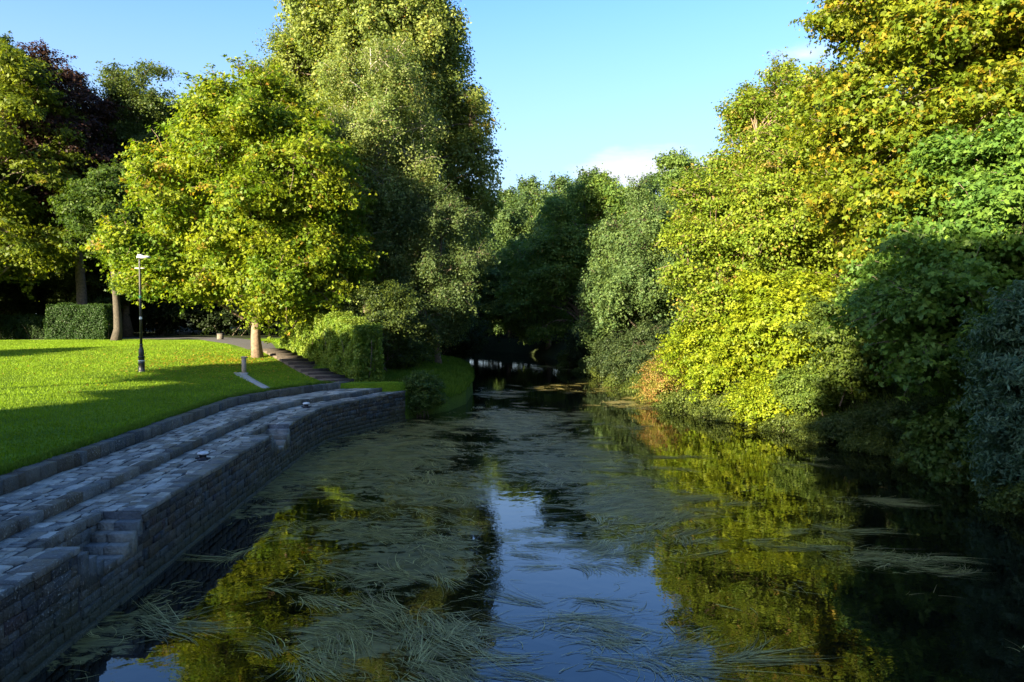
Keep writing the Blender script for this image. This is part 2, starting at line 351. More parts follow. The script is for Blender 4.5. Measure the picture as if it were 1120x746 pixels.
def build_water():
    xs = np.arange(-12, 24.01, 0.25); ys = np.concatenate([np.arange(-40, 6, 2.0), np.arange(6, 60, 0.3), np.arange(60, 420, 2.0)])
    # the far channel bends left: widen the sheet there
    X, Y = np.meshgrid(xs, ys)
    sh = np.interp(Y, [95, 112, 140, 420], [0, -12, -36, -245]); X = X + sh
    d = weed_density(X, Y)
    V = np.stack([X, Y, np.zeros_like(X)], -1).reshape(-1, 3); nr, nc = X.shape
    i = np.arange(nr - 1)[:, None] * nc; k = np.arange(nc - 1)[None, :]
    F = np.stack([i + k, i + k + 1, i + nc + k + 1, i + nc + k], -1).reshape(-1, 4)
    m, t, b = material("water"); n = t.nodes.new; l = t.links.new
    b.inputs['Base Color'].default_value = (0.003, 0.0035, 0.002, 1); b.inputs['Roughness'].default_value = 0.015
    b.inputs['IOR'].default_value = 1.55; b.inputs['Specular IOR Level'].default_value = 0.5
    g = n("ShaderNodeTexCoord")
    n1 = n("ShaderNodeTexNoise"); n1.inputs['Scale'].default_value = 2.2; n1.inputs['Detail'].default_value = 3; n1.inputs['Distortion'].default_value = .4
    l(g.outputs['Object'], n1.inputs['Vector'])
    bp = n("ShaderNodeBump"); bp.inputs['Strength'].default_value = 0.10; bp.inputs['Distance'].default_value = 0.035
    l(n1.outputs['Fac'], bp.inputs['Height']); l(bp.outputs[0], b.inputs['Normal'])
    # mats of weed lying in the surface
    a = n("ShaderNodeAttribute"); a.attribute_name = "col"
    mp = n("ShaderNodeMapping"); mp.inputs['Scale'].default_value = (0.55, 1.0, 1); mp.inputs['Rotation'].default_value = (0, 0, 0.25); l(g.outputs['Object'], mp.inputs['Vector'])
    n2 = n("ShaderNodeTexNoise"); n2.inputs['Scale'].default_value = 3.2; n2.inputs['Detail'].default_value = 12; n2.inputs['Roughness'].default_value = .75; n2.inputs['Distortion'].default_value = 1.2
    n3 = n("ShaderNodeTexNoise"); n3.inputs['Scale'].default_value = 0.45; n3.inputs['Detail'].default_value = 4
    l(mp.outputs[0], n2.inputs['Vector']); l(g.outputs['Object'], n3.inputs['Vector'])
    s1 = n("ShaderNodeMath"); s1.operation = 'MULTIPLY_ADD'; l(a.outputs['Fac'], s1.inputs[0]); s1.inputs[1].default_value = .46; l(n2.outputs['Fac'], s1.inputs[2])
    s2 = n("ShaderNodeMath"); s2.operation = 'MULTIPLY_ADD'; l(n3.outputs['Fac'], s2.inputs[0]); s2.inputs[1].default_value = .55; l(s1.outputs[0], s2.inputs[2])
    r = n("ShaderNodeMapRange"); r.inputs[1].default_value = 1.08; r.inputs[2].default_value = 1.15; r.inputs[3].default_value = 0; r.inputs[4].default_value = 0.72
    l(s2.outputs[0], r.inputs[0])
    mat = n("ShaderNodeBsdfPrincipled"); mat.inputs['Roughness'].default_value = .55
    rc = n("ShaderNodeValToRGB"); e = rc.color_ramp.elements; e[0].position = .35; e[1].position = .7
    e[0].color = (0.06, 0.05, 0.012, 1); e[1].color = (0.30, 0.25, 0.07, 1); l(n2.outputs['Fac'], rc.inputs[0]); l(rc.outputs[0], mat.inputs['Base Color'])
    mx = n("ShaderNodeMixShader"); l(r.outputs[0], mx.inputs[0]); l(b.outputs[0], mx.inputs[1]); l(mat.outputs[0], mx.inputs[2])
    o = [q for q in t.nodes if q.type == 'OUTPUT_MATERIAL'][0]; l(mx.outputs[0], o.inputs[0])
    ob = mesh_np("water", V, F, m, cols=np.repeat(d.reshape(-1, 1), 3, 1)); tag(ob, kind='structure')
build_water()

# ------------------------------------------------------------------ quay
def arc_param(curve, step=None):
    P = np.array([(x, y) for y, x in curve]); return P
def strip_point(ca, cb, y, t):
    """point between two (y, x) curves"""
    return interp(y, ca) * (1 - t) + interp(y, cb) * t
def stone_col(base=(0.17, 0.18, 0.19), v=0.35):
    base = (base[0] * 1.03, base[1] * .97, base[2] * .80)
    k = 1 + rng.uniform(-v, v); w = rng.uniform(-.015, .015)
    return (max(.02, base[0] * k + w), max(.02, base[1] * k), max(.02, base[2] * k - w))
Y_START, Y_END = -6.0, 35.7
NOTCH = [(12.1, 14.3), (23.1, 25.3)]       # stairs cut into the quay edge
NW = 0.72                                    # their width
def in_notch(y):
    return any(a < y < b for a, b in NOTCH)
quay = empty("stone_quay", (0, 0, 0))
tag(quay, "stepped grey stone quay with two flagged terraces and a rubble wall down to the river", "quay")

def inner_edge(y):
    e = interp(y, EDGE)
    return e - NW if in_notch(y) else e
def flags(ca, cb, z, name, n_across, cut=False, slope=0.0):
    mb = MB()
    # mortar bed just under the flags
    ys = sorted(set(list(np.arange(Y_START, 27, 1.0)) + list(np.arange(27, Y_END, 0.4)) + [Y_END] + [q for p in NOTCH for q in p]))
    for a, b in zip(ys[:-1], ys[1:]):
        mid = (a + b) / 2
        xa0, xb0 = interp(a, ca) - 0.05, interp(b, ca) - 0.05
        xa1, xb1 = interp(a, cb) - 0.04, interp(b, cb) - 0.04
        if cut and in_notch(mid): xa1 -= NW; xb1 -= NW
        mb.hexa([(xa0, a, -1.3), (xa1, a, -1.3), (xb1, b, -1.3), (xb0, b, -1.3)],
                [(xa0, a, z - .012), (xa1, a, z - .012), (xb1, b, z - .012), (xb0, b, z - .012)], (.05, .048, .042))
    o = mb.build(name + "_bed", MORTAR, quay)
    o.name = "mortar_bed"
    mb = MB()
    lanes = np.linspace(0, 1, n_across + 1); lanes[1:-1] += rng.uniform(-.05, .05, n_across - 1)
    for k in range(n_across):
        y = Y_START + rng.uniform(0, .5)
        while y < Y_END - .05:
            ln = rng.uniform(.14, .55)
            y1 = min(y + ln, Y_END)
            for q_ in [v_ for p_ in NOTCH for v_ in p_]:
                if cut and y < q_ - 1e-6 < y1: y1 = q_
            t0, t1 = lanes[k], lanes[k + 1]
            mid = (y + y1) / 2
            g = .012
            jj = rng.uniform(-.06, .06, 8)
            pts = []
            for (yy, tt, q) in ((y + g, t0, 0), (y + g, t1, 1), (y1 - g, t1, 2), (y1 - g, t0, 3)):
                yy2 = yy + jj[q] * (0 if cut and any(abs(yy - v_) < .7 for p_ in NOTCH for v_ in p_) else (1 if 0 < k < n_across else .4))
                x = strip_point(ca, cb, yy2, tt)
                x += (g if q in (0, 3) else -g) + jj[q + 4] * (1 if 0 < tt < 1 else 0) * .8
                if cut and in_notch(mid):
                    x = min(x, interp(yy2, cb) - NW - .012)
                pts.append((x, yy2))
            w = max(p[0] for p in pts) - min(p[0] for p in pts)
            if y1 - y > .05 and not (cut and in_notch(mid) and (pts[1][0] - pts[0][0] < .08)):
                h = z + rng.uniform(-.008, .016); tl = rng.uniform(-.010, .010)
                c = stone_col((.30, .30, .30), .62)
                cx = sum(p[0] for p in pts) / 4; cyy = sum(p[1] for p in pts) / 4
                base = [(x, yy, z - .05) for x, yy in pts]; low = [(x, yy, h - .012) for x, yy in pts]
                top = [(x + (cx - x) * .06, yy + (cyy - yy) * .06, h + tl * (1 if i < 2 else -1)) for i, (x, yy) in enumerate(pts)]
                F = [(3, 2, 1, 0), (8, 9, 10, 11)]
                for kk in (0, 4):
                    for i in range(4):
                        j = (i + 1) % 4; F.append((kk + i, kk + j, kk + 4 + j, kk + 4 + i))
                mb.add(base + low + top, F, c=c)
            y = y1
    return mb.build(name, STONE, quay)
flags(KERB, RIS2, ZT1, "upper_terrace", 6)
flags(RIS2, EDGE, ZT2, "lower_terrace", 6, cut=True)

def block_run(name, curve, z0, z1, depth, out_off, lmin, lmax, rows=1, cfun=None, skip_notch=False, y0=Y_START, y1=Y_END, parent=quay, side=1, jit=.012, xoff=0.0, hj=.004, only=None):
    """courses of blocks along a curve; their outer face is at curve + out_off, they run back by depth"""
    mb = MB(); P = np.array([(interp(y, curve), y) for y in np.concatenate([np.arange(y0, y1, .1), [y1]])])
    seg = np.hypot(*np.diff(P, axis=0).T); sarc = np.concatenate([[0], np.cumsum(seg)]); Lt = sarc[-1]
    def at(s):
        x = np.interp(s, sarc, P[:, 0]); y = np.interp(s, sarc, P[:, 1]); x2 = np.interp(s + .05, sarc, P[:, 0]); y2 = np.interp(s + .05, sarc, P[:, 1])
        if s + .05 > Lt: x2, y2 = x, y; x, y = np.interp(s - .05, sarc, P[:, 0]), np.interp(s - .05, sarc, P[:, 1]); tx, ty = x2 - x, y2 - y; x, y = x2, y2
        else: tx, ty = x2 - x, y2 - y
        n = math.hypot(tx, ty) + 1e-9
        return x, y, ty / n, -tx / n     # outward normal (towards the water)
    zs = np.linspace(z0, z1, rows + 1)
    if rows > 2: zs[1:-1] += rng.uniform(-.035, .035, rows - 1)
    for r in range(rows):
        s = -rng.uniform(0, lmax * .5)
        while s < Lt:
            e = s + rng.uniform(lmin, lmax)
            a, b = max(s, 0) + .006, min(e, Lt) - .006
            if b - a > .06:
                xa, ya, nxa, nya = at(a); xb, yb, nxb, nyb = at(b)
                if not (skip_notch and in_notch((ya + yb) / 2)) and not (only and not (only[0] <= (ya + yb) / 2 <= only[1])):
                    o = out_off + rng.uniform(-jit, jit); dz = .005; lo, hi = zs[r] + dz, zs[r + 1] - (dz if r < rows - 1 else 0) + rng.uniform(-hj, hj)
                    bk = o - depth; iz = .014
                    c = cfun() if cfun else stone_col()
                    ex, ey = (xb - xa), (yb - ya); q = math.hypot(ex, ey); ex, ey = ex / q * iz, ey / q * iz
                    up_ = rng.uniform(-.012, .012) if rows > 2 else 0; lo += up_; hi += up_ * (r < rows - 1)
                    B = [(xa + nxa * bk, ya + nya * bk), (xa + nxa * (o - iz), ya + nya * (o - iz)), (xb + nxb * (o - iz), yb + nyb * (o - iz)), (xb + nxb * bk, yb + nyb * bk)]
                    V = [(x, y, lo) for x, y in B] + [(x, y, hi) for x, y in B]
                    fa = (xa + nxa * o + ex, ya + nya * o + ey); fb = (xb + nxb * o - ex, yb + nyb * o - ey)
                    V += [(*fa, lo + iz), (*fb, lo + iz), (*fb, hi - iz), (*fa, hi - iz)]
                    F = [(3, 2, 1, 0), (4, 5, 6, 7), (2, 3, 7, 6), (0, 1, 5, 4), (8, 9, 10, 11), (1, 2, 9, 8), (5, 11, 10, 6), (1, 8, 11, 5), (2, 6, 10, 9)]
                    mb.add(V, F, c=c)
            s = e
    return mb.build(name, STONE, parent)
# kerb against the lawn: stones that stand a little proud of the grass
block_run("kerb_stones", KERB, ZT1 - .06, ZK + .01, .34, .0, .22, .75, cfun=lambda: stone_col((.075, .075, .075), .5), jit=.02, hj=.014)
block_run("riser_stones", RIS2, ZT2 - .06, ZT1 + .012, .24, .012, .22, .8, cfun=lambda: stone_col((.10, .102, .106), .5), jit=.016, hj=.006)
# wall to the water: courses of rubble with a solid dark core behind
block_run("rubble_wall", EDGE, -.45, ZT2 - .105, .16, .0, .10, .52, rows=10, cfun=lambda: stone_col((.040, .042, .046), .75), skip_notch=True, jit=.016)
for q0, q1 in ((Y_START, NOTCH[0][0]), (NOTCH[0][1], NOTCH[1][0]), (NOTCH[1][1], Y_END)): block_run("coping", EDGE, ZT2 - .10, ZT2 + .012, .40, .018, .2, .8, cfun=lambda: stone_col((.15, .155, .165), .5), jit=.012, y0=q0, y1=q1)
mb = MB()
cuts = sorted(list(np.arange(Y_START, Y_END, .4)) + [Y_END] + [q for p_ in NOTCH for q in p_])
for a, b in zip(cuts[:-1], cuts[1:]):
    if in_notch((a + b) / 2) or b - a < .001:
        if len(mb.V): mb.build("wall_core", MORTAR, quay)
        mb = MB(); continue
    xa, xb = interp(a, EDGE) - .06, interp(b, EDGE) - .06
    mb.hexa([(xa - .3, a, -1.2), (xa, a, -1.2), (xb, b, -1.2), (xb - .3, b, -1.2)], [(xa - .3, a, ZT2 - .13), (xa, a, ZT2 - .13), (xb, b, ZT2 - .13), (xb - .3, b, ZT2 - .13)])
mb.build("wall_core", MORTAR, quay)
# mossy plinth at the waterline
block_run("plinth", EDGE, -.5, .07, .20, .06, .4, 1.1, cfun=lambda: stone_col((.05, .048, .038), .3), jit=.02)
# stairs: two short flights facing each other down to a small landing above the water
for (a, b) in NOTCH:
    n = 4; rise = .148; run = .25; zl = ZT2 - n * rise; base = zl - .16
    e1 = lambda y: interp(y, EDGE)
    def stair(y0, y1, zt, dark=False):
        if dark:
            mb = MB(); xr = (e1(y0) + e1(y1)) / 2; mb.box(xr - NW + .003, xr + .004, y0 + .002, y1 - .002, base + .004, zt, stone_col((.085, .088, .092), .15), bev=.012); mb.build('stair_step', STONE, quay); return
        mb = MB(); xr = (e1(y0) + e1(y1)) / 2; w = NW / 2 * rng.uniform(.8, 1.2)
        mb.box(xr - NW + .003, xr - NW + w - .004, y0 + .004, y1 - .004, base + .004, zt, stone_col((.20, .205, .21), .25), bev=.018)
        mb.box(xr - NW + w + .004, xr + .006, y0 + .004, y1 - .004, base + .004, zt - .004, stone_col((.20, .205, .21), .25), bev=.018)
        mb.build("stair_step", STONE, quay)
    for k in range(n): stair(b - (k + 1) * run, b - k * run, ZT2 - (k + 1) * rise)
    m2 = a + (n - 1) * run
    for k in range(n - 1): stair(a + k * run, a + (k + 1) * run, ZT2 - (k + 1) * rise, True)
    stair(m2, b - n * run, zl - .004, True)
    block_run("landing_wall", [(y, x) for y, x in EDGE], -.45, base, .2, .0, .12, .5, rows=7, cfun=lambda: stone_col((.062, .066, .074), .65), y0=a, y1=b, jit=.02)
    mb = MB(); xr = e1(b)
    mb.box(xr - NW - .1, xr - .015, b - .03, b + .02, base, ZT2 - .02, stone_col((.12, .12, .13), .2)); mb.build("end_wall", STONE, quay)
    mb = MB(); mb.box(e1(a) - NW, e1(a) - .03, a, b, -1.2, base - .01); mb.build("landing_core", MORTAR, quay)
    # side wall of the recess
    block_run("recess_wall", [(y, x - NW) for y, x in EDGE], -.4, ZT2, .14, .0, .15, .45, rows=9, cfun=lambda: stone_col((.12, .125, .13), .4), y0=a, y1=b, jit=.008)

# mooring bollards
IRON = mat_plain("dark_iron", (.035, .035, .038), .45, .6, .3, 14, .3)
WHITE = mat_plain("worn_white_paint", (.62, .62, .60), .6, 0, .2, 20, .3)
def bollard(loc, label):
    e = empty("mooring_bollard", loc); tag(e, label, "bollard", "low mooring bollards on the quay")
    m = MB(); m.lathe([(.14, 0), (.14, .02), (.10, .035), (.085, .06), (.085, .13), (.10, .145)]); m.build("base", IRON, e, smooth=False)
    m = MB(); m.lathe([(.10, .146), (.135, .155), (.14, .175), (.125, .20), (.07, .215), (.01, .22)]); m.build("cap", WHITE, e)
    m = MB(); m.tube([(-.19, .0, .045), (-.1, .0, .045), (.1, 0, .045), (.19, 0, .045)], .022, 8); m.build("cross_bar", IRON, e)
p = hit(222, 503, ZT2 + .01); bollard((p.x, p.y, ZT2 + .008), "white capped iron mooring bollard on the long straight stretch of the lower terrace")
p = hit(335, 446, ZT2 + .01); bollard((p.x, p.y, ZT2 + .008), "white capped iron mooring bollard where the quay bends, beyond the far stairs")

# ------------------------------------------------------------------ path, garden steps, post, lamp
def drape(name, pts, width, mat, lift=.03, seg=.5, kind='structure'):
    P = np.array(pts, float); d = np.hypot(*np.diff(P, axis=0).T); s = np.concatenate([[0], np.cumsum(d)])
    q = np.arange(0, s[-1], seg); X = np.interp(q, s, P[:, 0]); Y = np.interp(q, s, P[:, 1])
    for _ in range(8):
        X[1:-1] = (X[:-2] + X[1:-1] * 2 + X[2:]) / 4; Y[1:-1] = (Y[:-2] + Y[1:-1] * 2 + Y[2:]) / 4
    tx, ty = np.gradient(X), np.gradient(Y); n = np.hypot(tx, ty); nx, ny = -ty / n, tx / n
    W = np.interp(q, s, np.broadcast_to(width, len(P)) if np.ndim(width) else np.full(len(P), width))
    m = 7; ts = np.linspace(-.5, .5, m)
    XX = X[:, None] + nx[:, None] * W[:, None] * ts; YY = Y[:, None] + ny[:, None] * W[:, None] * ts
    ZZ = land(XX, YY) + lift
    ZZ[:, 0] -= lift * 2; ZZ[:, -1] -= lift * 2
    V = np.stack([XX, YY, ZZ], -1).reshape(-1, 3)
    i = np.arange(len(q) - 1)[:, None] * m; k = np.arange(m - 1)[None, :]
    F = np.stack([i + k + 1, i + k, i + m + k, i + m + k + 1], -1).reshape(-1, 4)
    o = mesh_np(name, V, F, mat, smooth=True)
    if kind: tag(o, kind=kind)
    return o
TARMAC = mat_plain("tarmac", (.060, .056, .055), .9, 0, .3, 12, .5)
CONC = mat_plain("concrete", (.30, .29, .27), .9, 0, .3, 9, .4)
TIMBER = mat_plain("step_timber", (.035, .026, .02), .9, 0, .4, 10, .6)
GRAVELM = mat_plain("step_gravel", (.10, .075, .055), .95, 0, .35, 30, .6)
pA = hit(330, 394); pT = hit(290, 382)
ps = [hit(262, 376), hit(225, 371), hit(180, 369.5)]
path_pts = [(pT.x - .2, pT.y), (ps[0].x + .2, ps[0].y + 1.5), (ps[1].x, ps[1].y + 2.5), (-34, 66.5), (-52, 68), (-90, 68)]
drape("path", path_pts, [2.2, 4.0, 4.2, 3.0, 3.0, 3.0], TARMAC)
# timber-edged steps from the path down to the quay
gs = empty("garden_steps", (0, 0, 0)); tag(gs, "shallow brown timber edged steps between the lawn and the sunlit hedge", "steps")
top = Vector((pT.x + .3, pT.y, 0)); bot = Vector((-6.75, 36.3, 0)); n = 11
dv = (bot - top); ln = dv.length; dv.normalize(); nv = Vector((-dv.y, dv.x, 0))
for k in range(n):
    c = top + dv * ln * (k / n); c2 = top + dv * ln * ((k + 1) / n)
    z1 = max(landf(c.x, c.y), landf(c2.x, c2.y)) + .06
    hw = .75
    q = [c + nv * hw, c - nv * hw, c2 - nv * hw, c2 + nv * hw]
    if (q[1] - q[0]).cross(q[2] - q[1]).z < 0: q = q[::-1]
    m = MB(); m.hexa([(v.x, v.y, z1 - .5) for v in q], [(v.x, v.y, z1) for v in q], (1, 1, 1)); st = m.build("step", GRAVELM, gs)
    e0, e1 = c2 - dv * .06, c2 + dv * .06
    q = [e0 + nv * hw, e0 - nv * hw, e1 - nv * hw, e1 + nv * hw]
    if (q[1] - q[0]).cross(q[2] - q[1]).z < 0: q = q[::-1]
    m = MB(); m.hexa([(v.x, v.y, z1 - .45) for v in q], [(v.x, v.y, z1 + .05) for v in q]); m.build("riser_board", TIMBER, st)
HEDGE_LINE = (top, bot, dv, nv)

# concrete gully and the post at its head
pp = hit(267, 409); pe = hit(299, 427.5, ZK)
drape("path", [(pp.x - .35, pp.y + .25), ((pp.x + pe.x) / 2 - .05, (pp.y + pe.y) / 2), (pe.x, pe.y)], [.75, .45, .35], CONC, lift=.035, seg=.3)
e = empty("marker_post", (pp.x, pp.y, landf(pp.x, pp.y))); tag(e, "short square weathered post with a flat cap at the head of the concrete gully", "post")
POSTM = mat_plain("weathered_post", (.34, .27, .20), .85, 0, .25, 10, .5)
m = MB(); m.box(-.095, .095, -.095, .095, -.1, .82, bev=.02); m.build("shaft", POSTM, e)
m = MB(); m.box(-.12, .16, -.12, .12, .822, .90, bev=.02); m.build("cap", POSTM, e)
m = MB(); m.box(-.17, .17, -.17, .17, -.1, .06, bev=.02); m.build("footing", CONC, e)
pb = hit(241, 371.5)
e = empty("stone_block", (pb.x, pb.y, landf(pb.x, pb.y))); tag(e, "low squat stone block at the corner of the lawn beside the tarmac path", "marker stone")
m = MB(); m.box(-.22, .22, -.2, .2, -.1, .50, bev=.05); m.build("body", mat_plain("stump", (.12, .10, .08), .9, 0, .3, 8, .5), e)
m = MB(); m.box(-.24, .24, -.22, .22, .502, .56, bev=.03); m.build("top_slab", TARMAC, e)

# lamp
pl = hit(155, 407); LH = (407 - 291) * (Vector((pl.x, pl.y, 0)).length) / (LENS / 36 * 1120) * .985
lamp = empty("street_lamp", (pl.x, pl.y, landf(pl.x, pl.y)), R(0)); tag(lamp, "tall slim dark lamp post with a flat white head standing on the lawn", "lamp")
BLK = mat_plain("black_paint", (.030, .030, .030), .38, .2, .2, 6)
GRNB = mat_plain("green_band", (.02, .22, .10), .5, 0, .1, 6)
SIL = mat_plain("light_head", (.70, .70, .68), .4, .1, .08, 6)
s_ = LH / 5.2
m = MB(); m.lathe([(.17, -.05), (.17, .06), (.15, .08), (.145, .42), (.155, .44), (.155, .47), (.14, .49), (.14, .72), (.165, .74), (.165, .78), (.12, .80)]); m.build("pedestal", BLK, lamp, smooth=True)
m = MB(); m.lathe([(.12, .80), (.125, .84), (.135, .93), (.125, 1.05), (.085, 1.22), (.07, 1.32), (.085, 1.34), (.085, 1.38), (.062, 1.40)]); m.build("collar", BLK, lamp, smooth=True)
m = MB(); m.lathe([(.062, 1.40), (.056, 3.2), (.046, 4.85 * s_), (.046, 5.05 * s_)]); m.build("pole", BLK, lamp, smooth=True)
m = MB(); m.lathe([(.064, 2.62), (.066, 2.63), (.066, 2.74), (.064, 2.75)]); m.build("white_band", WHITE, lamp)
m = MB(); m.lathe([(.060, 3.66), (.062, 3.67), (.062, 3.78), (.060, 3.79)]); m.build("green_band", GRNB, lamp)
m = MB(); m.lathe([(.160, .55), (.162, .56), (.162, .585), (.16, .59)]); m.build("pale_ring", WHITE, lamp)
m = MB(); m.tube([(-.24, 0, 4.62 * s_), (-.1, 0, 4.62 * s_), (.1, 0, 4.62 * s_), (.24, 0, 4.62 * s_)], .016, 8); m.build("ladder_bar", SIL, lamp)
m = MB(); m.box(-.09, .48, -.12, .12, 5.08 * s_, 5.16 * s_, bev=.025); m.box(-.07, .12, -.08, .08, 5.163 * s_, 5.23 * s_, bev=.02); h_ = m.build("lamp_head", SIL, lamp)
m = MB(); m.box(.06, .43, -.09, .09, 5.062 * s_, 5.078 * s_); m.build("diffuser", WHITE, h_)

# ------------------------------------------------------------------ foliage
T_RH = np.array([(0, 0, 0), (-.36, .48, .10), (0, 1, -.05), (.36, .48, .10)]); F_RH = np.array([(0, 1, 2, 3)])
def _lobed():
    V = [(0, 0, 0)]; F = []
    for ang, ln, w in ((0, 1.0, .24), (52, .78, .22), (-52, .78, .22)):
        a = R(ang); d = np.array((math.sin(a), math.cos(a))); nn = np.array((d[1], -d[0])); i = len(V)
        for q in (d * ln * .5 - nn * w, d * ln, d * ln * .5 + nn * w):
            V.append((q[0], q[1], .07 - .16 * (np.hypot(*q) ** 2)))
        F.append((0, i, i + 1, i + 2))
    return np.array(V), np.array(F)
T_LB, F_LB = _lobed()
T_NARROW = np.array([(0, 0, 0), (-.14, .5, .04), (0, 1, -.06), (.14, .5, .04)])
T_GR = np.array([(-.05, 0, 0), (.05, 0, 0), (0.02, .12, 1)]); F_GR = np.array([(0, 1, 2)])
def place_leaves(P, Nrm, size, cols, T, F):
    n = len(P); Nrm = Nrm / (np.linalg.norm(Nrm, axis=1)[:, None] + 1e-9)
    r = rng.normal(size=(n, 3)); r[:, 2] -= .5
    Yd = r - (r * Nrm).sum(1)[:, None] * Nrm; Yd /= np.linalg.norm(Yd, axis=1)[:, None] + 1e-9
    Xd = np.cross(Yd, Nrm)
    k = len(T); sz = np.broadcast_to(size, (n,))[:, None, None]
    T = T - T.mean(0)
    V = P[:, None, :] + sz * (T[None, :, 0:1] * Xd[:, None, :] + T[None, :, 1:2] * Yd[:, None, :] + T[None, :, 2:3] * Nrm[:, None, :])
    Fa = (F[None, :, :] + (np.arange(n) * k)[:, None, None]).reshape(-1, F.shape[1])
    return V.reshape(-1, 3), Fa, np.repeat(cols, k, 0)
def rdir(n, up=0.0):
    v = rng.normal(size=(n, 3)); v[:, 2] += up; v /= np.linalg.norm(v, axis=1)[:, None]; return v

def crown_points(ells, n_lobe, lobe_r, clumps, leaves, clump_r, style='round', hollow=.45):
    """ells: list of (cx, cy, cz, rx, ry, rz) in tree space -> lobes, clump centres, leaf points, normals"""
    ells = np.array(ells, float); vol = ells[:, 3] * ells[:, 4] * ells[:, 5]; area = vol ** .67; pick = rng.choice(len(ells), n_lobe, p=area / area.sum())
    d = rdir(n_lobe, .15); rad = hollow + (1.03 - hollow) * rng.random(n_lobe) ** .6
    lr = lobe_r * rng.uniform(.5, 1.5, n_lobe)
    E = ells[pick]
    sc = np.maximum(.25, (E[:, 3:6] - lr[:, None] * .65)) / E[:, 3:6]
    C = E[:, :3] + d * E[:, 3:6] * sc * rad[:, None]
    out_dir = d
    # clumps on each lobe
    m = clumps
    cd = rdir(n_lobe * m, .35).reshape(n_lobe, m, 3) + out_dir[:, None, :] * .55
    cd /= np.linalg.norm(cd, axis=2)[:, :, None]
    rr = lr[:, None, None] * rng.uniform(.45, 1.12, (n_lobe, m, 1))
    an = np.array([1, 1, .72])
    if style == 'upright': an = np.array([.75, .75, 1.25])
    if style == 'weeping': an = np.array([.9, .9, .9])
    K = C[:, None, :] + cd * rr * an
    keep = rng.random((n_lobe, m)) < rng.uniform(.55, 1.0, (n_lobe, 1))
    Kf = K[keep]; nf = cd[keep]; n = len(Kf)
    if style != 'box':
        ns = n_lobe * 4; li = rng.integers(0, n_lobe, ns); sd = out_dir[li] + rng.normal(size=(ns, 3)) * .55; sd[:, 2] += .25 if style != 'weeping' else -.1
        sd /= np.linalg.norm(sd, axis=1)[:, None]; l0 = lr[li] * .9; ll = lobe_r * rng.uniform(.3, .95, ns)
        st = np.linspace(0, 1, 4)[None, :, None]
        SP = C[li][:, None, :] + sd[:, None, :] * (l0[:, None, None] * an + ll[:, None, None] * st); SP[:, :, 2] -= (st[:, :, 0] ** 2) * ll[:, None] * .25
        Kf = np.vstack([Kf, SP.reshape(-1, 3)]); nf = np.vstack([nf, np.repeat(sd, 4, 0)])
        n_body = n; n = len(Kf)
        crs = np.concatenate([np.ones(n_body), np.tile([.8, .65, .5, .35], ns)])
    else: crs = np.ones(n)
    # leaves around each clump
    q = leaves
    cr = clump_r * rng.uniform(.6, 1.4, (n, 1, 1)) * crs[:, None, None]
    off = rng.normal(size=(n, q, 3)) * cr
    if style == 'round': off *= np.array([.62, .62, .30]); off[:, :, 2] -= .35 * np.hypot(off[:, :, 0], off[:, :, 1]) 
    elif style == 'upright': off *= np.array([.42, .42, .55])
    elif style == 'weeping':
        off *= np.array([.42, .42, .62]); off[:, :, 2] -= cr[:, :, 0] * .5
    elif style == 'box': off *= .5
    P = (Kf[:, None, :] + off).reshape(-1, 3)
    base_n = (nf * .85)[:, None, :] + np.array([0, 0, .50])
    Nn = (base_n + rng.normal(size=(n, q, 3)) * .62).reshape(-1, 3)
    cid = np.repeat(np.arange(n), q); kp = rng.random(n * q) < crs[cid] ** 1.5; P, Nn, cid = P[kp], Nn[kp], cid[kp]
    return C, lr, Kf, P, Nn, cid

def leaf_cols(n_clump, cid, base, tip, autumn=0.0, acol=(.20, .13, .02), var=.22):
    base = np.array(base); tip = np.array(tip)
    t = rng.random(n_clump) ** 1.3
    cc = base[None] * (1 - t[:, None]) + tip[None] * t[:, None]
    au = rng.random(n_clump) < autumn
    cc[au] = cc[au] * .4 + np.array(acol)[None] * .6
    c = cc[cid] * (1 + rng.uniform(-var, var, (len(cid), 1)))
    lone = rng.random(len(cid)) < autumn * .35
    c[lone] = np.array(acol) * rng.uniform(.7, 1.3, (lone.sum(), 1))
    return np.clip(c, .003, .9)

def limb(mb, a, b, r0, r1, sides=6, seg=6, bow=.12, sag=0.0):
    a = np.array(a, float); b = np.array(b, float); t = np.linspace(0, 1, seg + 1)[:, None]; L_ = np.linalg.norm(b - a)
    side = rng.normal(size=3); side *= bow * L_ / (np.linalg.norm(side) + 1e-9)
    P = a * (1 - t) + b * t + side * np.sin(t * math.pi) * .6 + np.array([0, 0, 1]) * np.sin(t * math.pi) * (bow * .9 - sag) * L_
    P[1:-1] += rng.normal(size=(seg - 1, 3)) * .012 * L_
    mb.tube(P, r0 * (1 - t[:, 0]) + r1 * t[:, 0], sides); return P

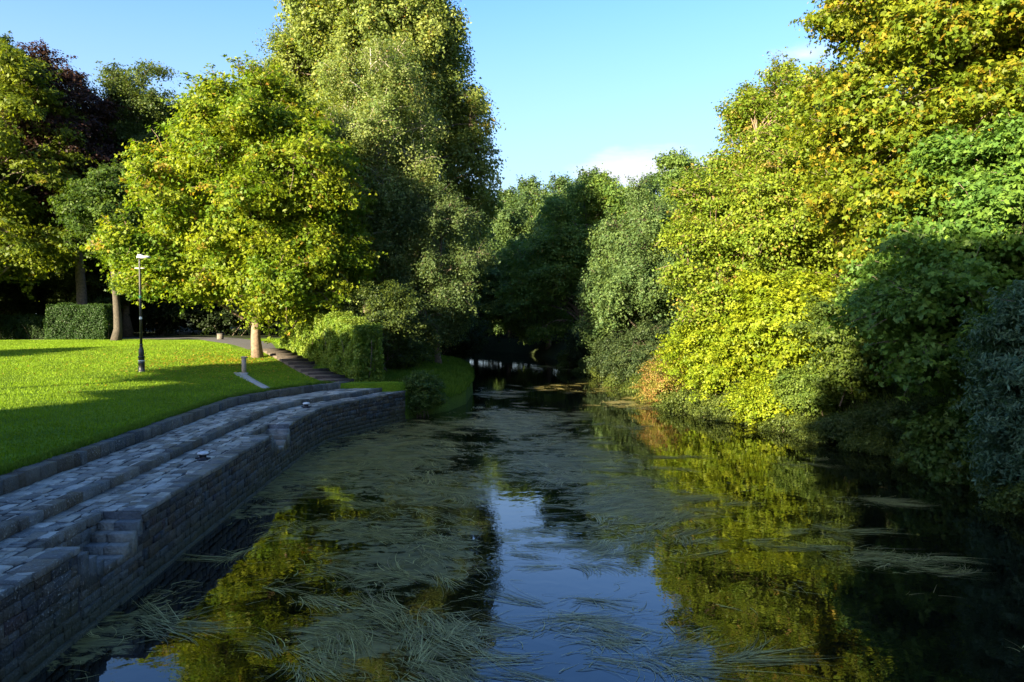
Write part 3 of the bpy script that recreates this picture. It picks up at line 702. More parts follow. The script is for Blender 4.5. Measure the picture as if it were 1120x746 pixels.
def tree(name, x, y, h, tr, ells, label, cat='tree', group=None, base=(.05, .09, .015), tip=(.10, .14, .02), autumn=.0, acol=(.2, .13, .02),
         n_lobe=46, lobe_r=1.7, clumps=26, leaves=60, clump_r=.62, size=.16, T=T_RH, F=F_RH, style='round', bark=BARK, z=None, lean=(0, 0),
         fork=.35, twigs=3, hollow=.45, trunk_top=.8, extra_leaf=0, transl=None, mat=None):
    z0 = landf(x, y) if z is None else z
    e = empty(name, (x, y, z0)); tag(e, label, cat, group)
    C, lr, K, P, Nn, cid = crown_points(ells, n_lobe, lobe_r, clumps, leaves, clump_r, style, hollow)
    low = max(.25, 0.02 * h)
    P[:, 2] = np.maximum(P[:, 2], low * rng.uniform(.5, 1.6, len(P)))
    c = leaf_cols(len(K), cid, base, tip, autumn, acol)
    V, Fa, cc = place_leaves(P, Nn, size * rng.uniform(.5, 1.45, len(P)), c, T, F)
    mb = MB()
    ht = h * trunk_top; seg = 10; t = np.linspace(0, 1, seg + 1)
    TP = np.stack([lean[0] * t ** 1.4 + .012 * h * np.sin(t * 5 + x), lean[1] * t ** 1.4 + .012 * h * np.sin(t * 4 + y) - .012 * h * math.sin(y), t * ht - .25], -1)
    TP[0, :2] = 0
    rr = tr * (1 - t) ** .75 * .93 + tr * .07; rr[0] *= 1.35; rr[1] = rr[1] * 1.02
    mb.tube(TP, rr, 12)
    hi = min(ht * .95, h * .85)
    for i in range(len(C)):
        zc = C[i, 2]; za = np.clip(zc - rng.uniform(.12, .4) * np.hypot(C[i, 0], C[i, 1]) - .05 * h, fork * h * rng.uniform(.6, 1.1), hi)
        ta = za / ht; pa = np.array([np.interp(ta, t, TP[:, 0]), np.interp(ta, t, TP[:, 1]), np.interp(ta, t, TP[:, 2])]); ra = np.interp(ta, t, rr) * .42
        limb(mb, pa, C[i], max(.03, ra), .02, 6, 5)
    # twigs to the clumps
    D = np.concatenate([np.argmin(((K[q:q + 500, None, :] - C[None]) ** 2).sum(2), 1) for q in range(0, len(K), 500)])
    for i in range(0, len(K), max(1, int(round(26 / max(twigs, 1) / 4)))):
        limb(mb, C[D[i]], K[i], .028, .008, 3, 3, .08)
    tk = mb.build("trunk", bark, e, smooth=True)
    cr = mesh_np("crown", V, Fa, mat or LEAF, e, cols=cc)
    return e

def copy_tree(src, x, y, rz, sc, label, group):
    r = src.copy(); col.objects.link(r); r.location = (x, y, landf(x, y)); r.rotation_euler = (0, 0, rz); r.scale = (sc, sc, sc * random.uniform(.94, 1.08))
    r["label"] = label; r["group"] = group
    for ch in src.children:
        c = ch.copy(); col.objects.link(c); c.parent = r
    return r

def bush(name, x, y, w, d, h, label, cat='bush', group=None, rz=0, n_lobe=14, lobe_r=None, stems=7, z=None, **kw):
    a = dict(base=(.05, .09, .015), tip=(.10, .14, .02), autumn=0, acol=(.2, .13, .02), clumps=22, leaves=45, clump_r=.34, size=.10, T=T_RH, F=F_RH, style='round', hollow=.3)
    a.update(kw)
    z0 = landf(x, y) if z is None else z
    e = empty(name, (x, y, z0), rz); tag(e, label, cat, group)
    lobe_r = lobe_r or min(w, d, h) * .3
    ells = [(0, 0, h * .48, w / 2, d / 2, h * .52)]
    C, lr, K, P, Nn, cid = crown_points(ells, n_lobe, lobe_r, a['clumps'], a['leaves'], a['clump_r'], a['style'], a['hollow'])
    P[:, 2] = np.maximum(P[:, 2], rng.uniform(.02, .3, len(P)) - .1 + (0 if z is None else 0))
    c = leaf_cols(len(K), cid, a['base'], a['tip'], a['autumn'], a['acol'])
    V, Fa, cc = place_leaves(P, Nn, a['size'] * rng.uniform(.7, 1.3, len(P)), c, a['T'], a['F'])
    mb = MB()
    for i in range(min(len(C), stems * 2)):
        bx, by = rng.normal(size=2) * .12 * w; limb(mb, (bx, by, -.2), C[i], .035, .012, 5, 4)
        for k in range(3):
            j = rng.integers(0, len(K)); limb(mb, C[i], K[j], .014, .005, 3, 2) if np.linalg.norm(C[i] - K[j]) < lobe_r * 2 else None
    mb.build("stems", BARK, e, smooth=True)
    mesh_np("foliage", V, Fa, LEAF, e, cols=cc)
    return e

def hedge(name, c0, c1, thick, h, label, z0=None, dens=420, size=.07, base=(.04, .075, .015), tip=(.09, .13, .025), wav=.09, cat='hedge'):
    """clipped hedge from c0 to c1 (ground points): leaves thick in a skin over a woody core"""
    c0 = np.array(c0, float); c1 = np.array(c1, float); L_ = np.linalg.norm(c1 - c0); d = (c1 - c0) / L_; nn = np.array([-d[1], d[0]])
    e = empty(name, (c0[0], c0[1], landf(*c0))); tag(e, label, cat)
    area = 2 * L_ * h + 2 * thick * h + L_ * thick; n = int(area * dens)
    pr = np.array([L_ * h, L_ * h, thick * h, thick * h, L_ * thick]); f = rng.choice(5, n, p=pr / pr.sum())
    s = rng.random(n) * L_; w = (rng.random(n) - .5) * thick; z = rng.random(n) * h
    Nn = np.zeros((n, 3))
    for k, (a_, s_val, w_val, z_val) in enumerate(((0, None, -.5, None), (1, None, .5, None), (2, 0, None, None), (3, 1, None, None), (4, None, None, 1))):
        mk = f == k
        if s_val is not None: s[mk] = s_val * L_
        if w_val is not None: w[mk] = w_val * thick
        if z_val is not None: z[mk] = h
        nv_ = np.array([0, 0, 1.0]) if k == 4 else np.append(nn * (w_val * 2), 0) if w_val is not None else np.append(d * (s_val * 2 - 1), 0)
        Nn[mk] = nv_
    bul = wav * (np.sin(s * 2.3 + z * 1.7) + np.sin(s * 5.1 - z * 3.9 + 1) * .7 + np.sin(s * .9 + 2) * .8) + rng.normal(size=n) * .05 - np.abs(rng.normal(size=n)) * .08
    zg = land(c0[0] + d[0] * s, c0[1] + d[1] * s)
    # rounded shoulders
    top = smooth((z / h - .8) / .2); w = w * (1 - .14 * top); s = L_ / 2 + (s - L_ / 2) * (1 - .03 * top)
    P = np.stack([c0[0] + d[0] * s + nn[0] * w, c0[1] + d[1] * s + nn[1] * w, zg + np.maximum(z, .03)], -1) + Nn * bul[:, None]
    cid = (np.floor(s * 3).astype(int) * 997 + np.floor(z * 3).astype(int) * 31 + f) % 4000
    c = leaf_cols(4000, cid, base, tip)
    V, Fa, cc = place_leaves(P, Nn * .8 + np.array([0, 0, .35]) + rng.normal(size=(n, 3)) * .55, size * rng.uniform(.7, 1.35, n), c, T_RH, F_RH)
    org = np.array([c0[0], c0[1], landf(*c0)])
    mesh_np("foliage", V - org, Fa, LEAF, e, cols=cc)
    # stems and dark inner mass of twigs
    mb = MB()
    for k in range(int(L_ * 9)):
        s_ = rng.random() * L_; w_ = (rng.random() - .5) * thick * .5; g = np.array([c0[0] + d[0] * s_ + nn[0] * w_, c0[1] + d[1] * s_ + nn[1] * w_, 0]); g[2] = landf(g[0], g[1]) - .1
        t = g + np.array([rng.normal() * .3, rng.normal() * .3, h * rng.uniform(.7, .95)]); limb(mb, g - org, t - org, .03, .008, 4, 3)
    mb.build("stems", BARK, e)
    # inner foliage mass of larger, slightly darker leaves
    n2 = n // 3
    s = rng.random(n2) * L_; w = (rng.random(n2) - .5) * thick * .75; z = rng.random(n2) * h * .93
    P = np.stack([c0[0] + d[0] * s + nn[0] * w, c0[1] + d[1] * s + nn[1] * w, land(c0[0] + d[0] * s, c0[1] + d[1] * s) + z], -1)
    V, Fa, cc = place_leaves(P, rng.normal(size=(n2, 3)), size * 2.2, np.tile(np.array(base) * .8, (n2, 1)), T_RH, F_RH)
    mesh_np("inner_foliage", V - org, Fa, LEAF, e, cols=cc)
    return e

def X_at(px, Y): return (px - 522) / (LENS / 36 * 1120) * Y
def Z_at(py, Y): return CAM_H + (342 - py) / (LENS / 36 * 1120) * Y

# ---- the maple on the lawn
pm = hit(282, 391)
mh = Z_at(78, pm.y) - pm.z
tree("maple_tree", pm.x, pm.y, mh, .30, [(-.2, -.3, mh * .56, 6.6, 6.2, mh * .36), (2.6, -1.6, mh * .30, 3.8, 3.6, mh * .17), (-3.0, -1, mh * .36, 4.6, 4.4, mh * .20), (0, 0, mh * .78, 4.2, 4.2, mh * .20), (.6, -2, mh * .27, 2.8, 2.6, mh * .12)],
     "broad lime green tree with a bare pinkish trunk on the lawn beside the garden steps", base=(.085, .155, .010), tip=(.22, .25, .014), autumn=.02, acol=(.30, .17, .03),
     n_lobe=175, lobe_r=1.55, clumps=32, leaves=60, clump_r=.66, size=.155, T=T_LB, F=F_LB, bark=BARK_WARM, fork=.20, lean=(-.2, 0), trunk_top=.85)
# ---- the tall poplar, the silvery birches
tree("poplar_tree", -8.4, 61, 34, .55, [(.2, 0, 17, 8.6, 6.5, 13), (0, 0, 26, 7.6, 6, 11), (4.4, 0, 13.5, 5.8, 5, 10.5)],
     "tallest poplar rising out of the top of the view behind the birch, upright sprays", base=(.10, .15, .035), tip=(.25, .28, .07), autumn=.02,
     n_lobe=280, lobe_r=1.5, clumps=28, leaves=46, clump_r=.85, size=.22, style='upright', fork=.18, trunk_top=.9)
tree("birch_tree", -7.0, 52, 23.5, .26, [(0, 0, 14.5, 4.4, 4, 7.6), (.8, 0, 8.5, 4.2, 3.6, 4.8)],
     "tall silvery birch with fine drooping foliage and a pale trunk in front of the poplar", base=(.085, .135, .030), tip=(.22, .25, .08), autumn=.03, acol=(.24, .17, .06),
     n_lobe=160, lobe_r=1.35, clumps=28, leaves=60, clump_r=.75, size=.14, style='weeping', bark=BARK_BIRCH, fork=.25, trunk_top=.9)
tree("birch_tree", -15.2, 62, 25.0, .24, [(0, 0, 17, 3.6, 3.5, 8.5)],
     "loose topped silvery birch showing above the lime green maple", base=(.08, .12, .03), tip=(.16, .20, .05), autumn=.03,
     n_lobe=90, lobe_r=1.3, clumps=24, leaves=50, clump_r=.8, size=.15, style='weeping', bark=BARK_BIRCH, fork=.3, trunk_top=.92)
tree("alder_tree", -2.6, 50.5, 13.5, .22, [(0, 0, 7.2, 3.4, 3.2, 6.2), (-1.2, -1, 4.0, 3.2, 2.6, 2.6)],
     "dark green bushy tree leaning over the grassy bank at the end of the quay", base=(.05, .085, .03), tip=(.10, .135, .04),
     n_lobe=60, lobe_r=1.2, clumps=24, leaves=55, clump_r=.6, size=.13, style='weeping', fork=.15)
bush("holly_bush", -5.6, 44.5, 6.5, 4.5, 5.6, "broad dark evergreen bush with sunlit tips behind the end of the hedge", base=(.022, .042, .014), tip=(.09, .12, .02), n_lobe=26, leaves=55, size=.12, clump_r=.45)
# ---- far left wood
tree("sycamore_tree", X_at(10, 64), 64, 27, .45, [(0, 0, 14.5, 7.0, 6, 10.0), (-2, 0, 8, 7, 5, 7)],
     "big olive yellow tree at the left edge behind the low hedge", base=(.055, .09, .010), tip=(.17, .20, .016), autumn=.01,
     n_lobe=95, lobe_r=1.8, clumps=24, leaves=45, clump_r=.75, size=.21, T=T_LB, F=F_LB, fork=.15)
tree("beech_tree", X_at(98, 69), 69, 26.5, .5, [(-1.2, 0, 17.0, 4.4, 4.2, 9.2)],
     "copper beech with dark purple foliage topping the wood on the left", base=(.026, .014, .012), tip=(.055, .026, .02),
     n_lobe=75, lobe_r=1.7, clumps=24, leaves=45, clump_r=.7, size=.22, fork=.2)
tree("oak_tree", X_at(5, 90), 90, 37, .5, [(0, 0, 24, 7.5, 6.4, 12)],
     "dark green tree top peeping over the olive yellow tree at the left edge", base=(.035, .06, .018), tip=(.07, .10, .03),
     n_lobe=60, lobe_r=2.0, clumps=22, leaves=45, clump_r=.8, size=.25, fork=.2)
tree("larch_tree", X_at(150, 74), 74, 28, .4, [(0, 0, 15, 6.8, 5, 11), (2.4, 0, 20.5, 4.8, 3.6, 6)],
     "dark feathery tree between the copper beech and the maple", base=(.045, .075, .02), tip=(.10, .13, .03),
     n_lobe=85, lobe_r=1.5, clumps=24, leaves=45, clump_r=.75, size=.2, style='round', fork=.1)
tree("lime_tree", X_at(136, 63), 63, 15, .36, [(0, 0, 9.2, 5.2, 4.6, 5.2), (2.5, 0, 8, 4, 3.5, 3.5)],
     "smaller spreading tree with a visible trunk behind the lawn right of the clipped hedge block", base=(.035, .07, .014), tip=(.09, .14, .022),
     n_lobe=50, lobe_r=1.3, clumps=24, leaves=45, clump_r=.6, size=.18, T=T_LB, F=F_LB, fork=.3, bark=BARK_DARK)

# stock for the woods behind (own shapes, then copied)
wood_a = tree("wood_tree", -22, 86, 20, .35, [(0, 0, 11, 5.6, 5.6, 8.6), (0, 0, 5, 5, 5, 4.5)], "dense dark tree in the wood right behind the far bend of the path",
     group="trees of the wood behind the lawn", base=(.035, .06, .016), tip=(.07, .10, .025), n_lobe=70, lobe_r=1.7, clumps=22, leaves=40, clump_r=.85, size=.30, fork=.12)
wood_b = tree("wood_tree", 4.5, 101, 19, .3, [(0, 0, 11, 4.6, 4.6, 8), (0.5, 0, 5.5, 3.6, 3.6, 4)], "dark riverside tree closing the river where it bends away",
     group="trees of the wood beyond the river bend", base=(.055, .10, .035), tip=(.11, .165, .045), n_lobe=60, lobe_r=1.5, clumps=22, leaves=42, clump_r=.8, size=.26, style='weeping', fork=.2)
g1 = "trees of the wood behind the lawn"
for (x, y, s) in [(-64, 80, 1.15), (-54, 84, 1.1), (-45, 86, 1.2), (-37, 88, 1.0), (-30, 84, .95), (-15, 84, .95), (-9, 79, .8), (-27, 96, 1.3), (-70, 95, 1.4), (-16, 98, 1.25), (-78, 78, 1.2), (-50, 104, 1.4), (-6, 70, .62), (-58, 74, .85), (-46, 72, .8), (-37, 74, .75), (-66, 86, 1.4), (-42, 94, 1.4), (-33, 98, 1.4)]:
    copy_tree(wood_a, x, y, random.uniform(0, 6), s, "dense dark tree among the wood behind the lawn and the hedges", g1)
g2 = "trees of the wood beyond the river bend"
for (x, y, s) in [(-3.6, 88, .85), (12, 98, 1.1), (-6, 118, 1.2), (5, 122, 1.3), (14, 116, 1.25), (24, 105, 1.15), (24, 88, 1.0), (33, 92, 1.1), (-14, 112, 1.1), (30, 74, 1.0), (40, 70, 1.1), (-1.5, 108, .9), (-8, 100, 1.0), (-12, 128, 1.3), (0, 135, 1.4), (10, 140, 1.4), (20, 128, 1.4), (35, 112, 1.3), (48, 96, 1.3), (50, 80, 1.2), (38, 56, 1.0), (44, 44, 1.0), (-25, 125, 1.3)]:
    copy_tree(wood_b, x, y, random.uniform(0, 6), s, "dark tree in the wood beyond the far end of the river", g2)
# dense undergrowth under the wood
ug = bush("laurel_bush", -24, 76, 9, 5, 4.6, "dark laurel bush under the wood", group="dark laurel bushes under the wood", base=(.014, .026, .008), tip=(.028, .045, .014), n_lobe=26, leaves=34, clumps=20, size=.22, clump_r=.5)
for (x, y, s) in [(-16, 74, 1.0), (-9.5, 68, .9), (-32, 77, 1.1), (-41, 76, 1.15), (-50, 75, 1.1), (-60, 76, 1.2), (-3.5, 62, .75), (-68, 74, 1.2), (-20, 82, 1.3), (-12, 78, 1.3), (-5, 97, 1.2), (3, 112, 1.3), (-4, 118, 1.4), (9, 104, 1.2), (-13, 92, 1.3), (13, 90, 1.1)]:
    copy_tree(ug, x, y, random.uniform(-.3, .3), s, "dark laurel bush under the wood", "dark laurel bushes under the wood")

# ---- far right bank
tree("willow_tree", 13.6, 61, 15.6, .3, [(0, 0, 8.2, 4.8, 4, 6.6), (-2.0, 0, 4.6, 4.2, 3.6, 4.2), (2.4, 1, 7, 4, 3.6, 6)],
     "rounded grey green willow on the far right bank next to the sunlit trees", base=(.065, .115, .04), tip=(.125, .18, .05),
     n_lobe=120, lobe_r=1.3, clumps=26, leaves=50, clump_r=.65, size=.17, style='weeping', fork=.12)
tree("ash_tree", 11.0, 75, 19.0, .36, [(.5, 0, 10.8, 5.6, 5, 7.2), (-3, 0, 7.5, 5.0, 4, 6.0), (4, 0, 9.5, 4.5, 4, 7)],
     "tall mid green tree in the middle of the far bank with the highest rounded top", base=(.08, .15, .035), tip=(.17, .24, .045), autumn=.02,
     n_lobe=130, lobe_r=1.5, clumps=26, leaves=48, clump_r=.7, size=.22, fork=.15)
tree("elm_tree", 8.5, 88, 17.5, .3, [(0, 0, 9.5, 5.2, 4, 7), (-3.5, 0, 6.5, 5, 4, 6)],
     "softer dark tree behind the bend left of the tall mid green tree", base=(.085, .155, .05), tip=(.16, .24, .065),
     n_lobe=100, lobe_r=1.4, clumps=26, leaves=46, clump_r=.7, size=.23, fork=.2)
tree("elm_tree", 19, 68, 18.0, .3, [(0, 0, 11, 4.6, 4, 7.2)],
     "dark green tree top between the rounded willow and the sunlit trees", base=(.085, .15, .04), tip=(.16, .23, .05),
     n_lobe=60, lobe_r=1.4, clumps=22, leaves=44, clump_r=.7, size=.22, fork=.2)
# ---- sunlit right bank
tree("ash_tree", 15.2, 40.5, 18.0, .3, [(2.2, 0, 10.2, 3.9, 4.4, 7.6), (-.8, -1.2, 6.6, 4.2, 3.8, 5.4), (1.5, -2.5, 8, 4, 3.5, 5)],
     "sunlit yellow green tree with fine leaves hanging low over the right bank", base=(.10, .16, .014), tip=(.21, .25, .022), autumn=.05, acol=(.32, .20, .06),
     n_lobe=170, lobe_r=1.4, clumps=27, leaves=52, clump_r=.62, size=.15, fork=.12, bark=BARK_WARM)
tree("ash_tree", 20.8, 46, 20, .3, [(0, 0, 11, 5, 4.6, 8)],
     "sunlit yellow green tree standing back behind the low hanging one", base=(.085, .125, .018), tip=(.16, .18, .028), autumn=.06,
     n_lobe=70, lobe_r=1.5, clumps=24, leaves=44, clump_r=.65, size=.16, fork=.2)
tree("sycamore_tree", 19.6, 30, 22, .42, [(.8, 0, 13, 6.6, 6.2, 8.8), (-.2, 0, 17.5, 5.0, 4.6, 4.6), (-.4, -1, 9, 5.0, 5, 4.5)],
     "huge sycamore turning golden, reaching out of the top right corner", base=(.085, .135, .010), tip=(.19, .21, .014), autumn=.10, acol=(.30, .21, .02),
     n_lobe=200, lobe_r=1.4, clumps=30, leaves=56, clump_r=.6, size=.155, T=T_LB, F=F_LB, fork=.2)
tree("sycamore_tree", 18.4, 25.2, 10.6, .3, [(0, 0, 6.0, 4.6, 4.2, 4.6), (-1.8, -1, 3.4, 3.6, 3.4, 3.0), (1.5, -1.5, 2.8, 3.2, 3.0, 2.4)],
     "dark green sycamore with large leaves below the golden one, low over the right bank", base=(.065, .14, .028), tip=(.15, .24, .035), autumn=.0,
     n_lobe=160, lobe_r=1.05, clumps=30, leaves=44, clump_r=.5, size=.15, T=T_LB, F=F_LB, fork=.12)
tree("sycamore_tree", 21.5, 20.5, 15, .34, [(0, 0, 8.5, 4.8, 4.4, 6.4)],
     "dark green sycamore at the right edge behind the blue green shrub", base=(.06, .12, .025), tip=(.13, .20, .03), autumn=.02,
     n_lobe=110, lobe_r=1.2, clumps=28, leaves=42, clump_r=.5, size=.16, T=T_LB, F=F_LB, fork=.15)
tree("elm_tree", 27, 36, 21, .4, [(0, 0, 12, 6, 5.5, 9)], "green tree glimpsed through the gaps behind the huge golden sycamore", base=(.05, .085, .02), tip=(.1, .13, .03),
     n_lobe=60, lobe_r=1.8, clumps=22, leaves=40, clump_r=.8, size=.24, fork=.15)
tree("elm_tree", 28.5, 24, 19, .4, [(0, 0, 11, 6, 5.5, 8.4)], "green tree behind the dark sycamore at the right edge", base=(.05, .085, .02), tip=(.1, .13, .03),
     n_lobe=60, lobe_r=1.8, clumps=22, leaves=40, clump_r=.8, size=.24, fork=.15)
# bushes along the right water's edge
S1 = dict(base=(.13, .19, .010), tip=(.26, .29, .016))
bush("bramble_bush", 11.2, 41.5, 4.2, 3.6, 3.0, "sunlit bramble mound tinged red at the point where the right bank juts out", base=(.14, .15, .025), tip=(.27, .20, .05), autumn=.16, acol=(.30, .13, .06), n_lobe=22, leaves=50, size=.085, clump_r=.32)
bush("hazel_bush", 12.9, 38.3, 5.4, 4.6, 5.4, "tall glowing lime green bush beside the red tinged bramble mound", n_lobe=34, leaves=52, size=.13, clump_r=.38, **S1)
bush("hazel_bush", 14.6, 35.0, 5.6, 4.6, 6.2, "tall glowing lime green bush in the middle of the sunlit bank", n_lobe=38, leaves=52, size=.13, clump_r=.38, T=T_LB, F=F_LB, **S1)
bush("hazel_bush", 13.5, 33.6, 4.0, 2.6, 2.6, "low yellow green bush trailing into the water under the glowing hazels", n_lobe=22, leaves=46, size=.11, clump_r=.3, **S1)
bush("elder_bush", 16.3, 31.2, 4.6, 3.6, 5.0, "half shaded green bush at the dark end of the sunlit bank", base=(.05, .085, .018), tip=(.11, .15, .022), n_lobe=26, leaves=46, size=.13, clump_r=.36)
bush("fern_bush", 15.4, 31.6, 4.2, 2.4, 2.4, "tangled plants where sunlight ends on the right bank", base=(.07, .12, .02), tip=(.14, .19, .03), n_lobe=26, leaves=50, size=.095, clump_r=.3)
bush("fern_bush", 15.3, 28.6, 3.4, 2.2, 1.5, "low tangled plants on the shaded grassy slope", base=(.045, .075, .02), tip=(.09, .12, .035), n_lobe=16, leaves=46, size=.09, clump_r=.26)
bush("fern_bush", 16.0, 25.6, 3.8, 2.2, 1.7, "low dark tangle hanging over the shaded water", base=(.035, .06, .018), tip=(.08, .11, .03), n_lobe=18, leaves=46, size=.09, clump_r=.26)
bush("elder_bush", 19.4, 22.4, 6.0, 4.0, 4.4, "dark leafy bush filling the hollow under the dark sycamores", base=(.03, .06, .018), tip=(.07, .11, .03), n_lobe=34, leaves=50, size=.13, clump_r=.4)
bush("elder_bush", 19.8, 28.0, 6.0, 4.0, 4.0, "dark leafy bush on top of the shaded grassy slope", base=(.035, .065, .018), tip=(.08, .12, .03), n_lobe=34, leaves=50, size=.13, clump_r=.4)
bush("elder_bush", 15.6, 22.6, 3.4, 2.6, 2.6, "broad leaved green bush overhanging black water left of the blue green shrub", base=(.05, .10, .02), tip=(.10, .15, .025), n_lobe=20, leaves=44, size=.13, clump_r=.32, T=T_LB, F=F_LB)
bush("sallow_bush", 15.4, 19.2, 3.0, 3.0, 6.2, "tall blue green narrow leaved shrub at the right edge", base=(.05, .10, .055), tip=(.12, .19, .11), n_lobe=46, leaves=60, size=.17, clump_r=.36, T=T_NARROW)
bush("elder_bush", 16.8, 16.0, 4.0, 3.4, 4.0, "dark green bush at the bottom of the right edge", base=(.03, .06, .02), tip=(.07, .11, .03), n_lobe=26, leaves=46, size=.12, clump_r=.36)
bush("willow_bush", 11.4, 50, 4.2, 4.6, 4.6, "dark bush under the willow at the far right waterline", base=(.035, .06, .024), tip=(.07, .095, .03), n_lobe=26, leaves=50, size=.13, clump_r=.4)
bush("willow_bush", 11.2, 56.5, 4.2, 4.6, 3.6, "low dark bush further along the far right waterline", base=(.03, .05, .02), tip=(.06, .085, .03), n_lobe=22, leaves=46, size=.14, clump_r=.4)
bush("willow_bush", 10.6, 68, 4.4, 5, 3.8, "dark bush dipping into the river below the tall mid green tree", base=(.03, .05, .022), tip=(.055, .08, .03), n_lobe=22, leaves=46, size=.16, clump_r=.45)
bush("willow_bush", -1.9, 66, 4.4, 5, 4.2, "dark bush at the left waterline beyond the grassy bank", base=(.02, .035, .014), tip=(.045, .065, .022), n_lobe=22, leaves=46, size=.16, clump_r=.45)
bush("ivy_bush", -2.9, 36.9, 2.3, 1.9, 2.2, "tangle of ivy spilling over the end of the quay wall", base=(.045, .085, .018), tip=(.10, .15, .03), n_lobe=24, leaves=56, size=.085, clump_r=.22, z=.1)

br = bush("bramble_patch", 13.6, 36.0, 2.6, 1.9, 1.3, "low bramble patch trailing into the water along the right bank", group="bramble patches along the right waterline", base=(.06, .09, .02), tip=(.13, .16, .03), n_lobe=16, leaves=44, size=.09, clump_r=.26)
for i, (yy, sc) in enumerate([(40.0, 1.0), (37.8, .9), (34.0, 1.05), (32.0, .9), (30.2, 1.0), (27.2, .9), (24.6, .8), (44.5, 1.1), (47.5, 1.1), (38.8, 1.1), (36.0, 1.2), (35.0, 1.1), (22.0, .8), (20.2, .8), (18.2, .9), (52.5, 1.2), (60, 1.3), (64, 1.3), (72, 1.4)]):
    copy_tree(br, float(interp(yy, GRIGHT)) + .25, yy, i * 1.1, sc, "low bramble patch trailing into the water along the right bank", "bramble patches along the right waterline")
# ---- hedges
top, bot, dv, nv = HEDGE_LINE
side = nv if (nv.x > 0 or nv.y > 0) and (Vector((nv.x, nv.y)).dot(Vector((.6, .8))) > 0) else -nv
h0 = top + side * 1.75 - dv * .5; h1 = bot + side * 1.55 + dv * .1
hedge("garden_hedge", (h0.x, h0.y), (h1.x, h1.y), 1.5, 3.0, "tall sunlit hedge following the timber steps down to the quay", dens=560, size=.11, base=(.10, .17, .02), tip=(.22, .28, .05), wav=.13)
ph = hit(94, 371.5); 
hedge("clipped_hedge", (X_at(63, ph.y), ph.y + 1.2), (X_at(124, ph.y), ph.y + 1.2), 2.4, 2.95, "tall square clipped dark green hedge block behind the lawn", dens=330, size=.11, base=(.028, .06, .016), tip=(.05, .095, .028))
hedge("low_hedge", (X_at(-60, ph.y), ph.y + 2.2), (X_at(61, ph.y), ph.y + 2.2), 1.6, 2.0, "lower dark hedge running out of view to the left of the clipped block", dens=260, size=.12, base=(.022, .045, .012), tip=(.04, .07, .02))

# ---- unseen trees beyond the view, placed and shaped to shade the quay and river
SX, SY = -math.sin(R(SUN_AZ)), -math.cos(R(SUN_AZ))
def us(u, s): return (SX * s - SY * u, SY * s + SX * u)
def shade_tree(u, s_, h, ells, label, n_lobe=80, lobe_r=1.4, fork=.2):
    x, y = us(u, s_)
    tree("unseen_shade_tree", x, y, h, .3, ells, label, base=(.04, .07, .02), tip=(.08, .11, .03), n_lobe=n_lobe, lobe_r=lobe_r, clumps=24, leaves=34, clump_r=.75, size=.30, fork=fork)
shade_tree(27, -10, 12.6, [(0, 0, 9.5, 5.4, 5.4, 2.8)], "unseen tree left of the view, crown shaped to shade the bend of the quay", 110, 1.2, .5)
shade_tree(18, -10, 12.2, [(0, 0, 7.2, 6.0, 5.6, 4.7)], "unseen tree left of the view whose crown shades the near quay", 120)
shade_tree(12, -9, 11.2, [(0, 0, 6.2, 4.4, 4.2, 4.6)], "small low crowned unseen tree left of the view, added to shade the quay stairs", 90, 1.3, .1)
shade_tree(14.5, -17, 12.6, [(0, 0, 7.6, 5.0, 4.6, 4.6)], "unseen tree left of the view, added to fill the shade between the near quay and the tall pair", 90)
shade_tree(23, -17, 13.0, [(0, 0, 7.8, 4.8, 4.6, 4.6)], "unseen tree left of the view, added behind the two lower ones to fill the shade", 90)
shade_tree(3, -11, 21, [(0, 0, 12, 5.4, 5.2, 9)], "tall unseen tree behind the view on the left that shades the right bank", 110, 1.6)
shade_tree(-6, -13, 22, [(0, 0, 12, 6, 5.2, 9.5)], "tall unseen shade tree behind the view nearest the river", 110, 1.6)
shade_tree(1, -21, 22, [(0, 0, 11, 6.4, 5.6, 10)], "tall unseen shade tree behind the view standing back from the nearest ones", 110, 1.6, .1)
shade_tree(7, -5.5, 9.5, [(0, 0, 5.2, 3.2, 3.2, 4.0)], "small low crowned unseen tree behind the view, added to fill the shade beside the tall ones", 70, 1.2, .1)
shade_tree(33.6, -12, 12.2, [(0, 0, 10.7, 4.2, 4.0, 1.6)], "unseen tree left of the view, crown flattened to shade the lawn by the gully", 70, .9, .7)  # added unseen; crown is a thin layer, shaped for the shade it casts
shade_tree(50, -30, 17, [(0, 0, 11, 4, 3.0, 5)], "unseen tree far left of the view that throws a band of shade across the lawn", 50, 1.2, .3)

